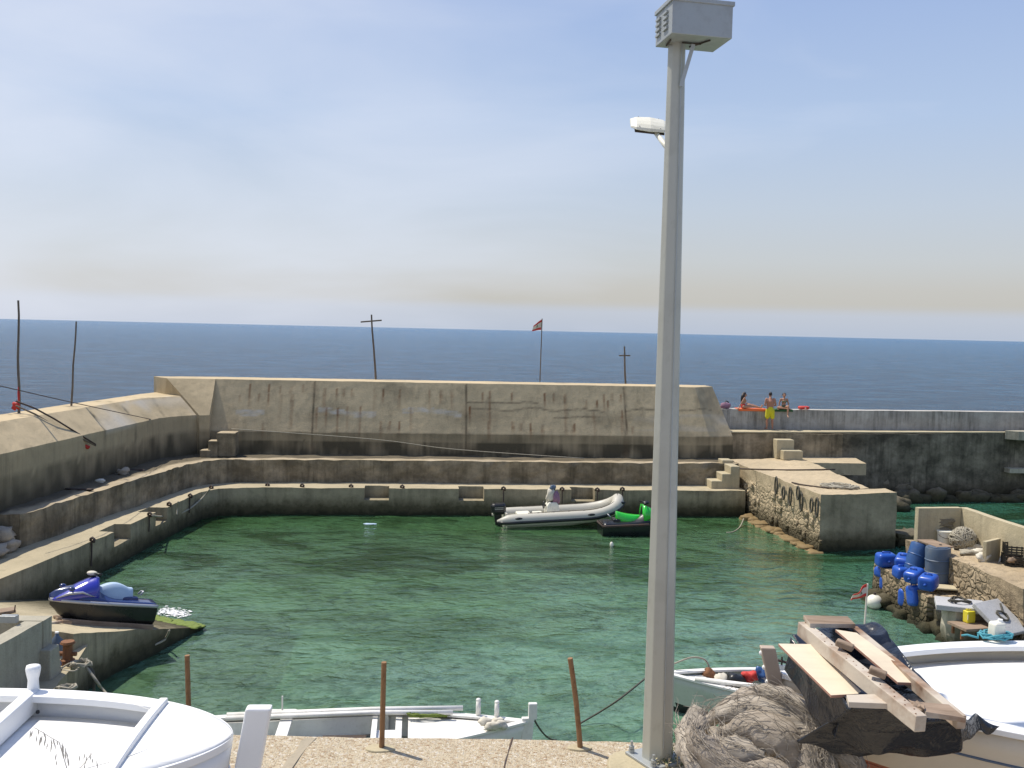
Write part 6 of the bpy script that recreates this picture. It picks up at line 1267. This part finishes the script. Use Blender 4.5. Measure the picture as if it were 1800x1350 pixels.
# ================================================================ LEFT SIDE LOOSE THINGS
for i, (x, y, r, lb) in enumerate(((14, 915, (.7, .5, .28), 'long pale stone on top of the rubble at the left terrace end'), (34, 930, (.5, .4, .25), 'round stone in the middle of the rubble at the left terrace end'), (8, 936, (.5, .4, .22), 'dark stone at the left side of the rubble'), (44, 948, (.4, .35, .2), 'small stone touching the end of the upper terrace'), (22, 958, (.9, .35, .22), 'smooth pale concrete lump lying on the lower quay at the far left'))):
    px_, pz_ = (((-15.7, 1.85), (-15.1, 1.65), (-15.9, 1.45), (-14.85, 1.32), (-15.2, 1.32))[i]); mb = MB(); mb.rock(V((px_, 29.35 if i < 4 else 28.6, pz_)), r, i+31, .35, .6); tag(mb.build('rubble_stone', M['stone'], smooth=True), lb, 'stone')
for i, (x, y, r, mt_, lb) in enumerate(((216, 834, (.22, .2, .16), 'stone', 'loose stone on the left terrace below the sloped wall'), (177, 848, (.18, .15, .08), 'lamp', 'scrap of white plastic on the left terrace'), (140, 862, (.5, .12, .05), 'dark', 'dark flat scrap on the left terrace, nearest the camera'), (240, 828, (.35, .1, .05), 'dark', 'thin dark scrap on the left terrace, farthest along'))):
    mb = MB(); mb.rock(Z(x, y, zt)+V((0, 0, r[2]*.6)), r, i+50, .6, .4); tag(mb.build('debris', M[mt_], smooth=True), lb, 'debris')
# pair of oars/poles leaning over the sloped wall with red rags
a1, b1_ = Z(26, 705, zl1+.25), Z(155, 782, 3.75); 
for i, off in enumerate((0, 1)):
    A = Y(28, 705+off*8, 34.0); B = Y(156, 781+off*2, 36.2)+V((.25, 0, 0)); mid = Y(95, 736+off*12, 34.8)
    mb = MB(); mb.tube([A, lerp(A, mid, .5)+V((0, 0, .05)), mid, lerp(mid, B, .5), B], .03, 7); tag(mb.build('pole', M['pole'] if i else M['dark'], smooth=True), ['upper dark bent pole laid down the sloped wall at left', 'lower grey pole laid down the sloped wall at left'][i], 'pole')
p = Y(148, 786, 36.0); mb = MB(); mb.rock(p, (.16, .1, .09), 3, .9, .2); mb.rock(p+V((-.02, 0, -.22)), (.05, .05, .2), 3, .8, .2); tag(mb.build('rag', M['red'], smooth=True), 'red and white rag tied at the lower end of the laid poles', 'rag')
# slipway planks, bottles, iron bollard, ropes
board('wooden_plank', [Z(-20, 1072, 1.22), Z(28, 1066, 1.2), Z(28, 1072, 1.2), Z(-20, 1080, 1.22)], .07, M['timber2'], 'weathered plank at the far left edge of the slipway', 'plank')
mb = MB(); pts = [Z(76, 1099, 1.24)+V((0, 0, .02)), Z(108, 1094, 1.18)+V((0, 0, .02))]; mb.bar(pts[0], pts[1], .08, .05); tag(mb.build('wooden_plank', M['timber']), 'reddish thin bar lying behind the end of the low grey wall', 'plank')
p = Z(16, 1094, 2.17); th = thing('shoe_scraper', p, 'small grey metal box with wire loop on the low left wall', 'metal box'); mb = MB(); mb.box(p+V((0, 0, .07)), (.32, .14, .14)); mb.build('box_body', M['galv2'], th, True, bevel=.01); mb = MB(); mb.tube([p+V((-.25, 0, .12)), p+V((-.05, 0, .2)), p+V((.1, 0, .2)), p+V((.12, 0, .34))], .012, 5); mb.build('wire', M['dark'], th, True)
p = Z(100, 1152, 1.0); th = thing('plastic_bottle', p, 'large upright grey plastic bottle by the end of the low wall', 'bottle'); mb = MB(); mb.tube([p, p+V((0, 0, .03)), p+V((0, 0, .32)), p+V((0, 0, .42)), p+V((0, 0, .47))], [.10, .125, .125, .04, .035], 14); mb.build('bottle_body', M['gblue'], th, True, smooth=True); mb = MB(); mb.tube([p+V((0, 0, .47)), p+V((0, 0, .50))], .04, 10); mb.build('bottle_cap', M['white'], th, True)
p = Z(98, 1175, 1.0)+V((0, 0, .11)); th = thing('plastic_bottle', p, 'clear bottle with blue label lying on the steps below the upright bottle', 'bottle'); d = V((.6, -.75, -.05)).normalized(); mb = MB(); mb.tube([p-d*.2, p-d*.17, p+d*.1, p+d*.2, p+d*.25], [.07, .09, .09, .035, .03], 12); mb.build('bottle_body', M['bottle'], th, True, smooth=True); mb = MB(); mb.tube([p-d*.08, p+d*.04], .094, 12); mb.build('paper_label', M['blue'], th, True)
p = Z(119, 1166, 1.0); th = thing('bollard', p, 'rusty brown iron bollard beside the bottles at the slipway foot', 'bollard'); mb = MB(); mb.tube([p, p+V((0, 0, .08)), p+V((0, 0, .1)), p+V((0, 0, .38)), p+V((0, 0, .42)), p+V((0, 0, .46))], [.16, .14, .10, .09, .15, .13], 14); mb.build('bollard_post', M['rust'], th, True); mb = MB(); mb.tube([p+V((-.18, 0, .2)), p+V((.18, 0, .2))], .045, 8); mb.build('cross_pin', M['rust'], th, True)
q = Z(140, 1172, 1.0); mb = MB(); pts = [q+V((math.cos(k*.8)*.2*random.uniform(.5, 1.2), math.sin(k*.8)*.16, .03+.09*random.random())) for k in range(50)]; mb.tube(pts, .025, 5); tag(mb.build('rope_coil', M['rope']), 'tangle of old rope on the landing edge beside the iron bollard', 'rope coil')
q2 = Z(118, 1214, 1.0); mb = MB(); pts = [q2+V((math.cos(k*.8)*.16*random.uniform(.5, 1.2), math.sin(k*.8)*.13, .03+.08*random.random())) for k in range(36)]; mb.tube(pts, .025, 5); tag(mb.build('rope_coil', M['rope']), 'small rope tangle on the landing just above the left boat rail', 'rope coil')
rope('mooring_rope', [q+V((.1, 0, .05)), q+V((.45, -.1, -.35)), Z(175, 1206, .25), Z(198, 1232, 0.02)], .03, M['rope'], 'old rope dropping from the landing tangle into the water')
rope('mooring_rope', [q+V((.0, .0, .05)), q+V((.28, -.02, -.1)), q+V((.32, -.1, -.6)), q+V((.30, -.1, -.95))], .035, M['roped'], 'dark rope end hanging down the landing face')
rope('mooring_rope', [Z(122, 1166, 1.1), Z(108, 1176, 1.02), Z(130, 1180, 1.02), q], .02, M['rope'], 'thin rope from the iron bollard to the tangle')
rope('mooring_rope', [Z(289, 1108, .62)+V((.12, 0, 0)), Y(292, 1120, 24.1), Y(284, 1128, 24.0), Y(240, 1146, 23.5), Y(190, 1158, 22.9)], .025, M['rope'], 'thin rope drooping across the side face of the slipway')
# splash of foam where a ripple meets the ramp
mb = MB(); rn = random.Random(2)
for k in range(260):
    t = rn.random(); p = lerp(Z(283, 1072, .04), Z(325, 1080, .02), t)+V((rn.gauss(0, .12), rn.gauss(0, .18), 0)); r = rn.uniform(.01, .045); mb.ball(p, (r*1.4, r*.8, r*.2), 6, 4)
tag(mb.build('foam', M['white'], smooth=True), kind='stuff')
